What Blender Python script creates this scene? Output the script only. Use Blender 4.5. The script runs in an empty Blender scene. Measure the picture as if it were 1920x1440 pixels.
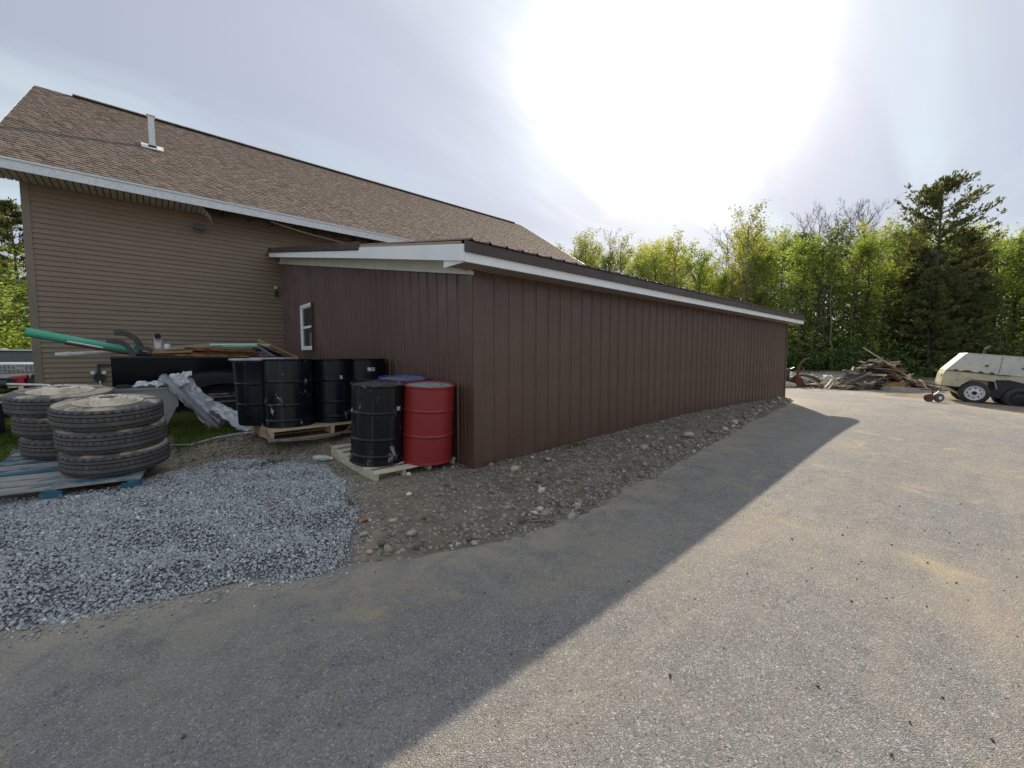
import bpy, bmesh, math, random
import numpy as np
from mathutils import Vector, Matrix
random.seed(7); RNG = np.random.default_rng(11)
PI = math.pi; R = math.radians
S = bpy.context.scene
COL = S.collection
# ------------------------------------------------------------------ camera
cam_d = bpy.data.cameras.new('camera'); cam = bpy.data.objects.new('camera', cam_d); COL.objects.link(cam)
cam_d.sensor_width = 36.0; cam_d.lens = 768/1920*36.0; cam_d.clip_start = 0.05; cam_d.clip_end = 3000
YAW = 48.563; PITCH = 3.873
cam.location = (0, 0, 1.5)
cam.rotation_euler = (R(90-PITCH), 0, R(YAW-90))
S.camera = cam
# ------------------------------------------------------------------ exposure
S.view_settings.view_transform = 'Standard'
try: S.view_settings.look = 'None'
except Exception: pass
S.view_settings.exposure = 0.60; S.view_settings.gamma = 1.0
S.view_settings.use_curve_mapping = False
# ------------------------------------------------------------------ sky and sun
SUN_EL, SUN_AZ = 31.8, 27.9          # azimuth measured from +X towards +Y
SV = Vector((math.cos(R(SUN_EL))*math.cos(R(SUN_AZ)), math.cos(R(SUN_EL))*math.sin(R(SUN_AZ)), math.sin(R(SUN_EL))))
W = bpy.data.worlds.new('World'); S.world = W; W.use_nodes = True
nt = W.node_tree; nt.nodes.clear(); N = nt.nodes.new; L = nt.links.new
def wmath(op, a, b=None, c=None, clamp=False):
    n = N('ShaderNodeMath'); n.operation = op; n.use_clamp = clamp
    for i, v in enumerate((a, b, c)):
        if v is None: continue
        if isinstance(v, (int, float)): n.inputs[i].default_value = v
        else: L(v, n.inputs[i])
    return n.outputs[0]
def wsmooth(x, lo, hi, to0=0.0, to1=1.0):
    n = N('ShaderNodeMapRange'); n.interpolation_type = 'SMOOTHSTEP'
    L(x, n.inputs[0]); n.inputs[1].default_value = lo; n.inputs[2].default_value = hi
    n.inputs[3].default_value = to0; n.inputs[4].default_value = to1
    return n.outputs[0]
def wmix(fac, a, b):
    n = N('ShaderNodeMix'); n.data_type = 'RGBA'
    if isinstance(fac, float): n.inputs[0].default_value = fac
    else: L(fac, n.inputs[0])
    for i, v in ((6, a), (7, b)):
        if isinstance(v, tuple): n.inputs[i].default_value = (*v, 1)
        else: L(v, n.inputs[i])
    return n.outputs[2]
sky = N('ShaderNodeTexSky'); sky.sky_type = 'NISHITA'; sky.sun_disc = False
sky.sun_elevation = R(SUN_EL); sky.sun_rotation = R(90-SUN_AZ)
tc = N('ShaderNodeTexCoord'); nrm = N('ShaderNodeVectorMath'); nrm.operation = 'NORMALIZE'; L(tc.outputs['Generated'], nrm.inputs[0])
dot = N('ShaderNodeVectorMath'); dot.operation = 'DOT_PRODUCT'; L(nrm.outputs[0], dot.inputs[0]); dot.inputs[1].default_value = SV
sep = N('ShaderNodeSeparateXYZ'); L(nrm.outputs[0], sep.inputs[0])
zc = wmath('MAXIMUM', wmath('ADD', sep.outputs[2], 0.22), 0.05)
cv = N('ShaderNodeCombineXYZ'); L(wmath('DIVIDE', sep.outputs[0], zc), cv.inputs[0]); L(wmath('DIVIDE', sep.outputs[1], zc), cv.inputs[1])
def wnoise(scale, det, rough, dist=0.0, off=(0,0,0), sc=(1,1,1)):
    mp = N('ShaderNodeMapping'); L(cv.outputs[0], mp.inputs[0]); mp.inputs[1].default_value = off; mp.inputs[3].default_value = sc
    mp.inputs[2].default_value = (0, 0, R(-35))
    n = N('ShaderNodeTexNoise'); L(mp.outputs[0], n.inputs[0]); n.inputs['Scale'].default_value = scale
    n.inputs['Detail'].default_value = det; n.inputs['Roughness'].default_value = rough; n.inputs['Distortion'].default_value = dist
    return n.outputs[0]
n1 = wnoise(0.75, 5, 0.45, 0.7, (4.1, 12.7, 0), (0.7, 1.9, 1)); n2 = wnoise(1.9, 5, 0.55, 0.6, (12.3, -5.2, 0), (0.5, 1.9, 1)); n3 = wnoise(0.45, 2, 0.4, 0.2, (1.0, 5.0, 3.0))
cover = wsmooth(wmath('ADD', n1, wmath('MULTIPLY', n2, 0.35)), 0.52, 0.74)
# cloud radiance before the strength of 0.1
thick = wmix(wsmooth(n3, 0.35, 0.65), (3.3, 3.5, 4.1), (4.35, 4.5, 5.15))
thin = wmix(cover, (4.5, 5.1, 5.45), thick)
veil = N('ShaderNodeMix'); veil.data_type = 'RGBA'; veil.inputs[0].default_value = 0.80
L(sky.outputs[0], veil.inputs[6]); L(thin, veil.inputs[7])
# thin cloud lit through by the sun: forward scattering that falls off smoothly with the angle from the sun
dc = wmath('MAXIMUM', dot.outputs['Value'], 0.0)
mod = wsmooth(wmath('ADD', wmath('MULTIPLY', n2, 0.7), wmath('MULTIPLY', n1, 0.3)), 0.36, 0.62, 0.40, 1.6)
low = wsmooth(wmath('ADD', sep.outputs[2], wmath('MULTIPLY', wmath('SUBTRACT', n2, 0.5), 0.25)), 0.26, 0.40, 0.22, 1.0)
lum = wmath('ADD', wmath('ADD', wmath('MULTIPLY', wmath('POWER', dc, 58.0), 13.0), wmath('MULTIPLY', wmath('POWER', dc, 7.0), 0.9)), 0.0)
bank = N('ShaderNodeVectorMath'); bank.operation = 'DOT_PRODUCT'; L(nrm.outputs[0], bank.inputs[0]); bank.inputs[1].default_value = (0.750, -0.661, 0.0)   # a thicker bank of cloud to the south
bk = wsmooth(wmath('ADD', bank.outputs['Value'], wmath('MULTIPLY', wmath('SUBTRACT', n1, 0.5), 0.22)), 0.36, 0.56, 1.0, 0.35)
lum = wmath('MULTIPLY', lum, bk)
lum = wmath('ADD', wmath('MULTIPLY', wmath('MULTIPLY', lum, mod), low), wmath('MULTIPLY', wmath('POWER', dc, 260.0), 45.0))
addc = N('ShaderNodeMix'); addc.data_type = 'RGBA'; addc.blend_type = 'ADD'; addc.inputs[0].default_value = 1.0
gl = N('ShaderNodeCombineColor'); L(lum, gl.inputs[0]); L(wmath('MULTIPLY', lum, 0.99), gl.inputs[1]); L(wmath('MULTIPLY', lum, 0.96), gl.inputs[2])
L(veil.outputs[2], addc.inputs[6]); L(gl.outputs[0], addc.inputs[7])
bg = N('ShaderNodeBackground'); bg.inputs['Strength'].default_value = 0.1; L(addc.outputs[2], bg.inputs['Color'])
wo = N('ShaderNodeOutputWorld'); L(bg.outputs[0], wo.inputs['Surface'])
sd = bpy.data.lights.new('sun', 'SUN'); sd.energy = 3.8; sd.angle = R(0.6); sd.color = (1.0, 0.86, 0.68)
so = bpy.data.objects.new('sun', sd); COL.objects.link(so); so.rotation_euler = SV.to_track_quat('Z', 'Y').to_euler()
S.render.engine = 'CYCLES'

# ------------------------------------------------------------------ helpers
def smooth(t): t = np.clip(t, 0, 1); return t*t*(3-2*t)
class MB:
    def __init__(s): s.v = []; s.f = []
    def add(s, vs, fs):
        b = len(s.v); s.v += [tuple(v) for v in vs]; s.f += [tuple(b+i for i in f) for f in fs]; return s
    def box(s, lo, hi, M=None):
        (a, b, c), (d, e, f) = lo, hi
        vs = [Vector(p) for p in ((a,b,c),(d,b,c),(d,e,c),(a,e,c),(a,b,f),(d,b,f),(d,e,f),(a,e,f))]
        if M is not None: vs = [M @ v for v in vs]
        return s.add(vs, [(0,3,2,1),(4,5,6,7),(0,1,5,4),(1,2,6,5),(2,3,7,6),(3,0,4,7)])
    def cbox(s, c, size, M=None, j=0.0):
        vs = []
        for k in range(8):
            sx = 1 if k in (1,2,5,6) else -1; sy = 1 if k in (2,3,6,7) else -1; sz = 1 if k > 3 else -1
            v = Vector((sx*size[0]/2, sy*size[1]/2, sz*size[2]/2))
            if j: v += Vector((random.uniform(-j,j), random.uniform(-j,j), random.uniform(-j,j)))
            if M is not None: v = M @ v
            vs.append(v + Vector(c))
        return s.add(vs, [(0,3,2,1),(4,5,6,7),(0,1,5,4),(1,2,6,5),(2,3,7,6),(3,0,4,7)])
    def tube(s, path, rad, n=8, caps=True):
        path = [Vector(p) for p in path]
        if not isinstance(rad, (list, tuple)): rad = [rad]*len(path)
        rings = []; prev = None
        for i, p in enumerate(path):
            t = (path[min(i+1, len(path)-1)] - path[max(i-1, 0)]).normalized()
            if prev is None:
                a = t.cross(Vector((0,0,1)));  a = a if a.length > 0.05 else t.cross(Vector((0,1,0)))
            else: a = prev - t*prev.dot(t)
            a.normalize(); prev = a; b = t.cross(a)
            rings.append([p + (a*math.cos(2*PI*k/n) + b*math.sin(2*PI*k/n))*rad[i] for k in range(n)])
        vs = [v for r in rings for v in r]; fs = []
        for i in range(len(rings)-1):
            for k in range(n):
                k2 = (k+1) % n; fs.append((i*n+k, i*n+k2, (i+1)*n+k2, (i+1)*n+k))
        if caps: fs.append(tuple(range(n-1, -1, -1))); fs.append(tuple((len(rings)-1)*n+k for k in range(n)))
        return s.add(vs, fs)
    def lathe(s, prof, n=32, M=None):
        vs = []; fs = []; m = len(prof)
        for k in range(n):
            c, q = math.cos(2*PI*k/n), math.sin(2*PI*k/n)
            for r, z in prof:
                v = Vector((r*c, r*q, z)); vs.append(M @ v if M is not None else v)
        for k in range(n):
            k2 = (k+1) % n
            for i in range(m-1):
                fs.append((k*m+i, k2*m+i, k2*m+i+1, k*m+i+1))
        return s.add(vs, fs)
    def prism(s, poly, a, b, M=None):
        """poly: (x, z) outline in the local XZ plane, extruded along local Y from a to b"""
        n = len(poly)
        vs = [Vector((x, a, z)) for x, z in poly] + [Vector((x, b, z)) for x, z in poly]
        if M is not None: vs = [M @ v for v in vs]
        fs = [(i, (i+1) % n, n+(i+1) % n, n+i) for i in range(n)] + [tuple(range(n-1, -1, -1)), tuple(range(n, 2*n))]
        return s.add(vs, fs)
    def mesh(s, name, m=None, smooth_ang=None):
        me = bpy.data.meshes.new(name); me.from_pydata(s.v, [], s.f); me.update()
        bm = bmesh.new(); bm.from_mesh(me); bmesh.ops.recalc_face_normals(bm, faces=bm.faces); bm.to_mesh(me); bm.free()
        if smooth_ang:
            me.shade_smooth() if hasattr(me, 'shade_smooth') else None
            try: me.set_sharp_from_angle(angle=R(smooth_ang))
            except Exception: pass
        if m: me.materials.append(m)
        return me
    def build(s, name, m, parent=None, smooth_ang=None, loc=None):
        return link(name, s.mesh(name, m, smooth_ang), parent, loc)
def link(name, me, parent=None, loc=None):
    o = bpy.data.objects.new(name, me); COL.objects.link(o)
    if parent: o.parent = parent
    if loc is not None: o.location = loc
    return o
def tag(o, label=None, cat=None, group=None, kind=None):
    if label: o['label'] = label
    if cat: o['category'] = cat
    if group: o['group'] = group
    if kind: o['kind'] = kind
    return o
def thing(name, label, cat, loc=(0,0,0), rz=0.0, group=None, rot=None):
    o = bpy.data.objects.new(name, None); o.empty_display_size = 0.2; COL.objects.link(o)
    o.location = loc; o.rotation_euler = rot if rot else (0, 0, rz)
    return tag(o, label, cat, group)
def dup(o, parent=None):
    c = o.copy(); COL.objects.link(c); c.parent = parent
    for ch in list(o.children): dup(ch, c)
    return c
def npmesh(name, V, F, m, attr=None, smooth_=False):
    """V (n,3) float, F (m,k) int; all faces with k corners"""
    me = bpy.data.meshes.new(name); k = F.shape[1]
    me.vertices.add(len(V)); me.vertices.foreach_set('co', V.astype(np.float32).ravel())
    me.loops.add(F.size); me.loops.foreach_set('vertex_index', F.astype(np.int32).ravel())
    me.polygons.add(len(F)); me.polygons.foreach_set('loop_start', np.arange(0, F.size, k, dtype=np.int32))
    try: me.polygons.foreach_set('loop_total', np.full(len(F), k, dtype=np.int32))
    except Exception: pass
    if smooth_: me.polygons.foreach_set('use_smooth', np.ones(len(F), dtype=bool))
    me.update(calc_edges=True)
    if attr is not None:
        for nm, arr in attr.items():
            a = me.color_attributes.new(nm, 'FLOAT_COLOR', 'POINT')
            c = np.ones((len(V), 4), np.float32); c[:, :3] = arr; a.data.foreach_set('color', c.ravel())
    me.materials.append(m); return me
def RotAxis(x, y, z): return Matrix.Rotation(z, 4, 'Z') @ Matrix.Rotation(y, 4, 'Y') @ Matrix.Rotation(x, 4, 'X')

# ------------------------------------------------------------------ materials
class NT:
    def __init__(s, name):
        s.m = bpy.data.materials.new(name); s.m.use_nodes = True; s.t = s.m.node_tree; s.t.nodes.clear()
        s.out = s.t.nodes.new('ShaderNodeOutputMaterial'); s.b = s.t.nodes.new('ShaderNodeBsdfPrincipled')
        s.t.links.new(s.b.outputs[0], s.out.inputs[0]); s._tc = None
    def n(s, t, **k):
        x = s.t.nodes.new(t)
        for a, b in k.items(): setattr(x, a, b)
        return x
    def l(s, a, b): s.t.links.new(a, b)
    def set(s, inp, v):
        if isinstance(v, (int, float)): inp.default_value = v
        elif isinstance(v, tuple): inp.default_value = (*v, 1) if len(inp.default_value) == 4 and len(v) == 3 else v
        else: s.l(v, inp)
    def pos(s):
        g = s.n('ShaderNodeNewGeometry'); return g.outputs['Position']
    def obj(s):
        g = s.n('ShaderNodeTexCoord'); return g.outputs['Object']
    def noise(s, vec, scale, det=3, rough=0.55, dist=0.0, sc=None):
        if sc:
            mp = s.n('ShaderNodeMapping'); s.l(vec, mp.inputs[0]); mp.inputs[3].default_value = sc; vec = mp.outputs[0]
        x = s.n('ShaderNodeTexNoise'); s.l(vec, x.inputs[0]); x.inputs['Scale'].default_value = scale
        x.inputs['Detail'].default_value = det; x.inputs['Roughness'].default_value = rough; x.inputs['Distortion'].default_value = dist
        return x.outputs[0]
    def vor(s, vec, scale, feat='F1', out=0, rnd=1.0):
        x = s.n('ShaderNodeTexVoronoi', feature=feat); s.l(vec, x.inputs['Vector']); x.inputs['Scale'].default_value = scale
        x.inputs['Randomness'].default_value = rnd
        return x.outputs[out]
    def mr(s, x, a, b, c=0.0, d=1.0, sm=True):
        q = s.n('ShaderNodeMapRange', interpolation_type='SMOOTHSTEP' if sm else 'LINEAR'); s.l(x, q.inputs[0])
        for i, v in enumerate((a, b, c, d)): q.inputs[i+1].default_value = v
        return q.outputs[0]
    def mix(s, f, a, b, mode='MIX'):
        q = s.n('ShaderNodeMix', data_type='RGBA', blend_type=mode); s.set(q.inputs[0], f)
        for i, v in ((6, a), (7, b)):
            if isinstance(v, tuple): q.inputs[i].default_value = (*v, 1)
            else: s.l(v, q.inputs[i])
        return q.outputs[2]
    def math(s, op, a, b=None):
        q = s.n('ShaderNodeMath', operation=op); s.set(q.inputs[0], a)
        if b is not None: s.set(q.inputs[1], b)
        return q.outputs[0]
    def bump(s, h, strength=0.3, dist=0.01, prev=None):
        q = s.n('ShaderNodeBump'); q.inputs['Strength'].default_value = strength; q.inputs['Distance'].default_value = dist
        s.l(h, q.inputs['Height'])
        if prev is not None: s.l(prev, q.inputs['Normal'])
        return q.outputs[0]
    def rnd(s): return s.n('ShaderNodeObjectInfo').outputs['Random']
    def fin(s, col, rough=0.6, metal=0.0, normal=None, spec=None):
        s.set(s.b.inputs['Base Color'], col); s.set(s.b.inputs['Roughness'], rough); s.set(s.b.inputs['Metallic'], metal)
        if normal is not None: s.l(normal, s.b.inputs['Normal'])
        if spec is not None: s.b.inputs['Specular IOR Level'].default_value = spec
        return s.m
def simple(name, c1, c2=None, scale=6.0, rough=0.6, metal=0.0, bump=0.0, bs=60.0, lo=0.35, hi=0.7, rnd=0.0, sc=None, spec=None, det=4, bd=0.004):
    x = NT(name); o = x.obj(); c2 = c2 or tuple(v*0.75 for v in c1)
    f = x.mr(x.noise(o, scale, det, 0.6, 0.2, sc), lo, hi); col = x.mix(f, c1, c2)
    if rnd:
        g = x.mr(x.rnd(), 0, 1, 1-rnd, 1+rnd, False); cc = x.n('ShaderNodeCombineColor'); [x.l(g, cc.inputs[i]) for i in range(3)]
        col = x.mix(1.0, col, cc.outputs[0], 'MULTIPLY')
    nrm_ = x.bump(x.noise(o, bs, 3, 0.6, 0, sc), bump, bd) if bump else None
    rg = x.mr(x.noise(o, scale*2.3, 3), 0.3, 0.7, max(0.03, rough-0.08), min(1, rough+0.10))
    return x.fin(col, rg, metal, nrm_, spec)
def wear(name, base, mark, thr=0.62, scale=9.0, rough=0.35, metal=0.0, sc=(1,1,0.45), dirt=(0.12,0.10,0.08), bump=0.15, streak=0.5):
    """painted metal with chips, splashes and dirt"""
    x = NT(name); o = x.obj()
    big = x.mr(x.noise(o, 2.2, 3, 0.5, 0.3), 0.40, 0.72); fine = x.noise(o, scale, 6, 0.72, 0.6, sc); rr = x.noise(o, scale*4.2, 4, 0.7, 0.2)
    m1 = x.mr(x.math('ADD', fine, x.math('MULTIPLY', big, 0.10)), thr, thr+0.05)
    m2 = x.mr(x.math('ADD', rr, x.math('MULTIPLY', big, 0.07)), thr+0.06, thr+0.10)
    mm = x.math('MAXIMUM', m1, m2)
    st = x.math('MULTIPLY', x.mr(x.noise(o, 14, 3, 0.6, 0, (1,1,0.05)), 0.5, 0.75), streak)
    col = x.mix(x.math('MULTIPLY', st, 0.5), base, dirt); col = x.mix(mm, col, mark)
    rg = x.mr(mm, 0, 1, rough, 0.75); rg2 = x.math('ADD', rg, x.math('MULTIPLY', st, 0.25))
    return x.fin(col, rg2, metal, x.bump(x.noise(o, 7, 3), bump, 0.006))
MT = {}
MT['brown'] = simple('brown_painted_metal', (0.100,0.056,0.040), (0.117,0.068,0.050), 1.2, 0.36, 0.0, 0.10, 2.2, rnd=0.07, bd=0.01)
MT['brown_roof'] = simple('brown_metal_roof', (0.10,0.062,0.050), (0.13,0.09,0.075), 2.0, 0.35, 0.0, 0.05, 6.0)
MT['brown_trim'] = simple('brown_metal_trim', (0.055,0.034,0.028), (0.065,0.042,0.035), 2.0, 0.4)
MT['white_trim'] = simple('white_trim', (0.88,0.90,0.90), (0.80,0.84,0.85), 3.0, 0.5, 0, 0.05, 30)
MT['white_frieze'] = simple('cream_white_trim', (0.78,0.79,0.70), (0.68,0.71,0.65), 3.0, 0.55, 0, 0.05, 30)
MT['white_alu'] = simple('dusty_white_aluminium', (0.80,0.82,0.82), (0.60,0.64,0.66), 22, 0.5, 0, 0.12, 90, lo=0.3, hi=0.75)
MT['rawwood_trim'] = simple('raw_wood_edge', (0.45,0.33,0.19), (0.36,0.25,0.14), 12, 0.8, sc=(1,0.1,1))
MT['siding'] = simple('taupe_vinyl_siding', (0.255,0.192,0.132), (0.228,0.172,0.118), 1.6, 0.55, 0, 0.10, 26, rnd=0.035, sc=(0.25,1,1))
MT['corner'] = simple('taupe_corner_post', (0.235,0.185,0.140), (0.21,0.165,0.125), 2.0, 0.55)
MT['soffit'] = simple('taupe_soffit', (0.60,0.54,0.47), (0.48,0.43,0.38), 5.0, 0.6)
MT['soffit_wood'] = simple('brown_soffit', (0.36,0.29,0.24), (0.29,0.23,0.19), 4.0, 0.6, sc=(8,0.3,1))
MT['concrete'] = simple('weathered_concrete', (0.42,0.40,0.36), (0.30,0.29,0.27), 7.0, 0.9, 0, 0.5, 60)
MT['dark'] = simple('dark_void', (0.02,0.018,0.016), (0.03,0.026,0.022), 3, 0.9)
MT['rafter'] = simple('old_rafter_wood', (0.16,0.11,0.07), (0.10,0.07,0.05), 8, 0.85)
MT['cable'] = simple('pale_cable', (0.45,0.38,0.30), None, 3, 0.6)
MT['black_plastic'] = simple('black_plastic', (0.018,0.018,0.020), (0.03,0.03,0.03), 8, 0.45)
MT['grey_plastic'] = simple('dark_grey_plastic', (0.045,0.047,0.050), (0.075,0.075,0.075), 10, 0.55, 0, 0.1, 50)
MT['white_pvc'] = simple('white_pvc', (0.78,0.78,0.76), (0.62,0.62,0.60), 9, 0.35)
MT['green_pvc'] = simple('green_sewer_pipe', (0.06,0.40,0.24), (0.10,0.47,0.30), 3, 0.38, sc=(0.3,1,1))
MT['mint'] = simple('mint_green_board', (0.36,0.66,0.55), (0.48,0.72,0.63), 4, 0.5)
MT['black_truck'] = wear('black_truck_paint', (0.006,0.007,0.010), (0.05,0.05,0.05), 0.70, 6, 0.14, 0.0, (1,1,1), bump=0.03, streak=0.03); MT['black_truck'].node_tree.nodes['Principled BSDF'].inputs['Specular IOR Level'].default_value = 0.13
MT['chrome'] = simple('dull_chrome', (0.55,0.55,0.56), None, 5, 0.3, 0.9)
MT['plank_y'] = simple('yellow_pine', (0.50,0.31,0.12), (0.40,0.22,0.08), 9, 0.75, 0, 0.3, 40, rnd=0.15, sc=(0.3,2,2))
MT['plank_o'] = simple('orange_rough_plank', (0.36,0.17,0.065), (0.10,0.06,0.03), 10, 0.85, 0, 0.5, 40, rnd=0.25, sc=(0.6,3,3), lo=0.42, hi=0.6)
MT['ply_grey'] = simple('weathered_plywood', (0.24,0.20,0.16), (0.17,0.15,0.13), 9, 0.85, 0, 0.2, 40)
MT['pallet_new'] = simple('fresh_pallet_wood', (0.56,0.42,0.26), (0.40,0.28,0.165), 8, 0.8, 0, 0.4, 60, rnd=0.14, sc=(0.5,3,3))
MT['pallet_grey'] = simple('weathered_pallet_wood', (0.62,0.56,0.43), (0.40,0.36,0.27), 8, 0.85, 0, 0.4, 60, rnd=0.14, sc=(0.4,3,3))
def pallet_blue(name, lo, hi):
    x = NT(name); o = x.obj(); g = x.noise(o, 9, 4, 0.6, 0.2, (0.5,4,4)); bare = x.mix(x.mr(g, 0.35, 0.7), (0.40,0.375,0.34), (0.22,0.21,0.195))
    blue = x.mix(x.mr(g, 0.3, 0.7), (0.022,0.105,0.155), (0.04,0.155,0.215)); sc_ = x.noise(o, 2.6, 5, 0.7, 0.5, (0.8,2.5,2.5))
    sc2 = x.math('ADD', sc_, x.mr(x.rnd(), 0, 1, -0.12, 0.12, False))
    return x.fin(x.mix(x.mr(sc2, lo, hi), blue, bare), 0.8, 0, x.bump(g, 0.4, 0.004))
MT['blue_deck'] = pallet_blue('worn_blue_deck_wood', 0.40, 0.54)
MT['blue_block'] = pallet_blue('blue_painted_block', 0.56, 0.70)
MT['drum_black'] = wear('black_drum_splashed', (0.0075,0.009,0.012), (0.30,0.31,0.31), 0.635, 13, 0.30, dirt=(0.10,0.095,0.085), streak=0.7, bump=0.10)
MT['drum_black2'] = wear('black_drum_plain', (0.0065,0.009,0.014), (0.24,0.25,0.25), 0.68, 10, 0.26, dirt=(0.05,0.055,0.06), streak=0.5)
MT['drum_black'].node_tree.nodes['Principled BSDF'].inputs['Specular IOR Level'].default_value = 0.32; MT['drum_black2'].node_tree.nodes['Principled BSDF'].inputs['Specular IOR Level'].default_value = 0.26
MT['drum_red'] = wear('red_drum', (0.27,0.022,0.022), (0.12,0.04,0.035), 0.665, 5, 0.42, dirt=(0.20,0.02,0.02), streak=0.5, bump=0.08)
MT['drum_blue'] = wear('blue_drum', (0.010,0.075,0.34), (0.20,0.14,0.08), 0.70, 7, 0.4, dirt=(0.03,0.05,0.12))
MT['lid_grey'] = simple('dusty_grey_green_lid', (0.34,0.39,0.36), (0.24,0.28,0.26), 6, 0.6)
MT['lid_rust'] = simple('rusty_lid', (0.26,0.17,0.10), (0.10,0.16,0.19), 3.0, 0.75, lo=0.4, hi=0.62)
MT['lid_black'] = simple('dusty_black_lid', (0.035,0.035,0.035), (0.13,0.125,0.115), 16, 0.65, lo=0.45, hi=0.7)
MT['lip_silver'] = simple('pale_barrel_lip', (0.38,0.41,0.43), (0.26,0.28,0.30), 8, 0.45)
MT['sticker'] = simple('white_sticker', (0.75,0.75,0.73), (0.5,0.5,0.5), 60, 0.6, lo=0.5, hi=0.55)
MT['ink'] = simple('black_ink', (0.02,0.02,0.02), None, 5, 0.6)
MT['rust'] = simple('rusty_steel', (0.13,0.058,0.030), (0.065,0.038,0.026), 9, 0.85, 0, 0.5, 50)
MT['steel_dark'] = simple('dark_steel', (0.055,0.055,0.06), (0.11,0.095,0.085), 6, 0.6, 0.3, 0.2, 40)
MT['steel_pale'] = simple('galvanised_sheet', (0.40,0.42,0.44), (0.26,0.28,0.30), 4, 0.45, 0.5)
MT['rubber'] = None
x = NT('dusty_tyre_rubber'); o_ = x.obj(); dz = x.mr(x.noise(o_, 5, 4, 0.6), 0.35, 0.75); col = x.mix(dz, (0.080,0.078,0.077), (0.135,0.129,0.121))
MT['rubber'] = x.fin(col, 0.82, 0, x.bump(x.noise(o_, 60, 3), 0.2, 0.003))
x = NT('dusty_tyre_sidewall'); o_ = x.obj(); dz = x.mr(x.noise(o_, 4, 5, 0.65, 0.6), 0.42, 0.62); col = x.mix(dz, (0.11,0.106,0.10), (0.50,0.41,0.295))
MT['sidewall'] = x.fin(col, 0.85, 0, x.bump(x.noise(o_, 60, 3), 0.2, 0.003))
MT['groove'] = simple('shaded_groove_rubber', (0.030,0.030,0.031), None, 5, 0.8); MT['groove2'] = simple('sipe_rubber', (0.068,0.066,0.064), None, 5, 0.8)  # shade of the tread recesses put into the colour, besides less dust there
x = NT('cream_truck_rim'); o_ = x.obj(); dz = x.mr(x.noise(o_, 9, 5, 0.65, 0.6), 0.45, 0.65); col = x.mix(dz, (0.76,0.70,0.57), (0.52,0.40,0.26))
MT['rim_cream'] = x.fin(col, 0.55, 0, x.bump(x.noise(o_, 40, 3), 0.15, 0.003))
x = NT('diamond_plate'); o_ = x.obj()
mp = x.n('ShaderNodeMapping'); x.l(o_, mp.inputs[0]); mp.inputs[2].default_value = (0, R(45), 0); mp.inputs[3].default_value = (34, 34, 34)
ck = x.n('ShaderNodeTexChecker'); x.l(mp.outputs[0], ck.inputs[0]); ck.inputs['Scale'].default_value = 1.0
vv = x.n('ShaderNodeTexVoronoi', feature='F1'); x.l(mp.outputs[0], vv.inputs['Vector']); vv.inputs['Scale'].default_value = 1.0; vv.inputs['Randomness'].default_value = 0.0
MT['diamond'] = x.fin(x.mix(x.mr(vv.outputs[0], 0.15, 0.4), (0.60,0.61,0.62), (0.33,0.34,0.35)), 0.36, 0.75, x.bump(x.mr(vv.outputs[0], 0.1, 0.42, 1.0, 0.0), 0.8, 0.006))
# plastic film
x = NT('crumpled_plastic_film'); o_ = x.obj(); n_ = x.noise(o_, 9, 6, 0.7, 1.2); x.fin(x.mix(x.mr(n_, 0.35, 0.7), (0.80,0.82,0.84), (0.50,0.53,0.56)), 0.28, 0, x.bump(n_, 0.9, 0.04))
x.b.inputs['Transmission Weight'].default_value = 0.0; x.b.inputs['Alpha'].default_value = 0.9
MT['film'] = x.m
x = NT('bottle_plastic'); o_ = x.obj(); x.fin((0.55,0.60,0.58), 0.25); x.b.inputs['Alpha'].default_value = 0.75; MT['bottle'] = x.m
MT['bottle_label'] = simple('bottle_label', (0.25,0.40,0.28), (0.7,0.72,0.7), 30, 0.5)
x = NT('window_glass'); x.fin((0.012,0.022,0.024), 0.06, 0, None); MT['glass'] = x.m
MT['blind'] = simple('pale_blind', (0.16,0.20,0.19), (0.10,0.13,0.12), 3, 0.7)
MT['suv'] = simple('silver_car_paint', (0.62,0.64,0.67), (0.56,0.58,0.62), 2, 0.25, 0.35)
MT['red_machine'] = simple('red_enamel', (0.50,0.016,0.022), (0.36,0.012,0.016), 6, 0.4)
MT['stone_grey'] = simple('fieldstone', (0.36,0.33,0.28), (0.22,0.20,0.17), 14, 0.9, 0, 0.4, 60, rnd=0.3)
MT['stone_tan'] = simple('tan_stone', (0.50,0.44,0.31), (0.34,0.29,0.20), 10, 0.9, 0, 0.4, 60)
MT['comp'] = None
x = NT('cream_compressor_paint'); o_ = x.obj()
f1 = x.mr(x.noise(o_, 5, 6, 0.7, 0.5), 0.60, 0.66); f2 = x.mr(x.noise(o_, 16, 4, 0.6, 0, (0.6,1,1)), 0.60, 0.68); f3 = x.mr(x.noise(o_, 2.5, 3), 0.35, 0.7)
col = x.mix(f3, (0.56,0.51,0.36), (0.46,0.43,0.31)); col = x.mix(x.math('MULTIPLY', f2, 0.6), col, (0.30,0.30,0.33)); col = x.mix(x.math('MULTIPLY', f1, 0.8), col, (0.20,0.085,0.04))
MT['comp'] = x.fin(col, 0.5)
x = NT('scuffed_white_paint'); o_ = x.obj()
f2 = x.mr(x.noise(o_, 11, 5, 0.7, 0.3, (0.7,1,1)), 0.52, 0.68); f3 = x.mr(x.noise(o_, 2.2, 3), 0.35, 0.7)
col = x.mix(f3, (0.60,0.60,0.52), (0.50,0.52,0.50)); col = x.mix(x.math('MULTIPLY', f2, 0.55), col, (0.27,0.28,0.32))
MT['comp_white'] = x.fin(col, 0.5)
MT['comp_dark'] = simple('sooty_black_undercarriage', (0.012,0.014,0.022), (0.03,0.03,0.035), 5, 0.6)
MT['bark'] = simple('grey_bark', (0.115,0.095,0.075), (0.07,0.058,0.047), 9, 0.9, 0, 0.5, 30)
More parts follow.
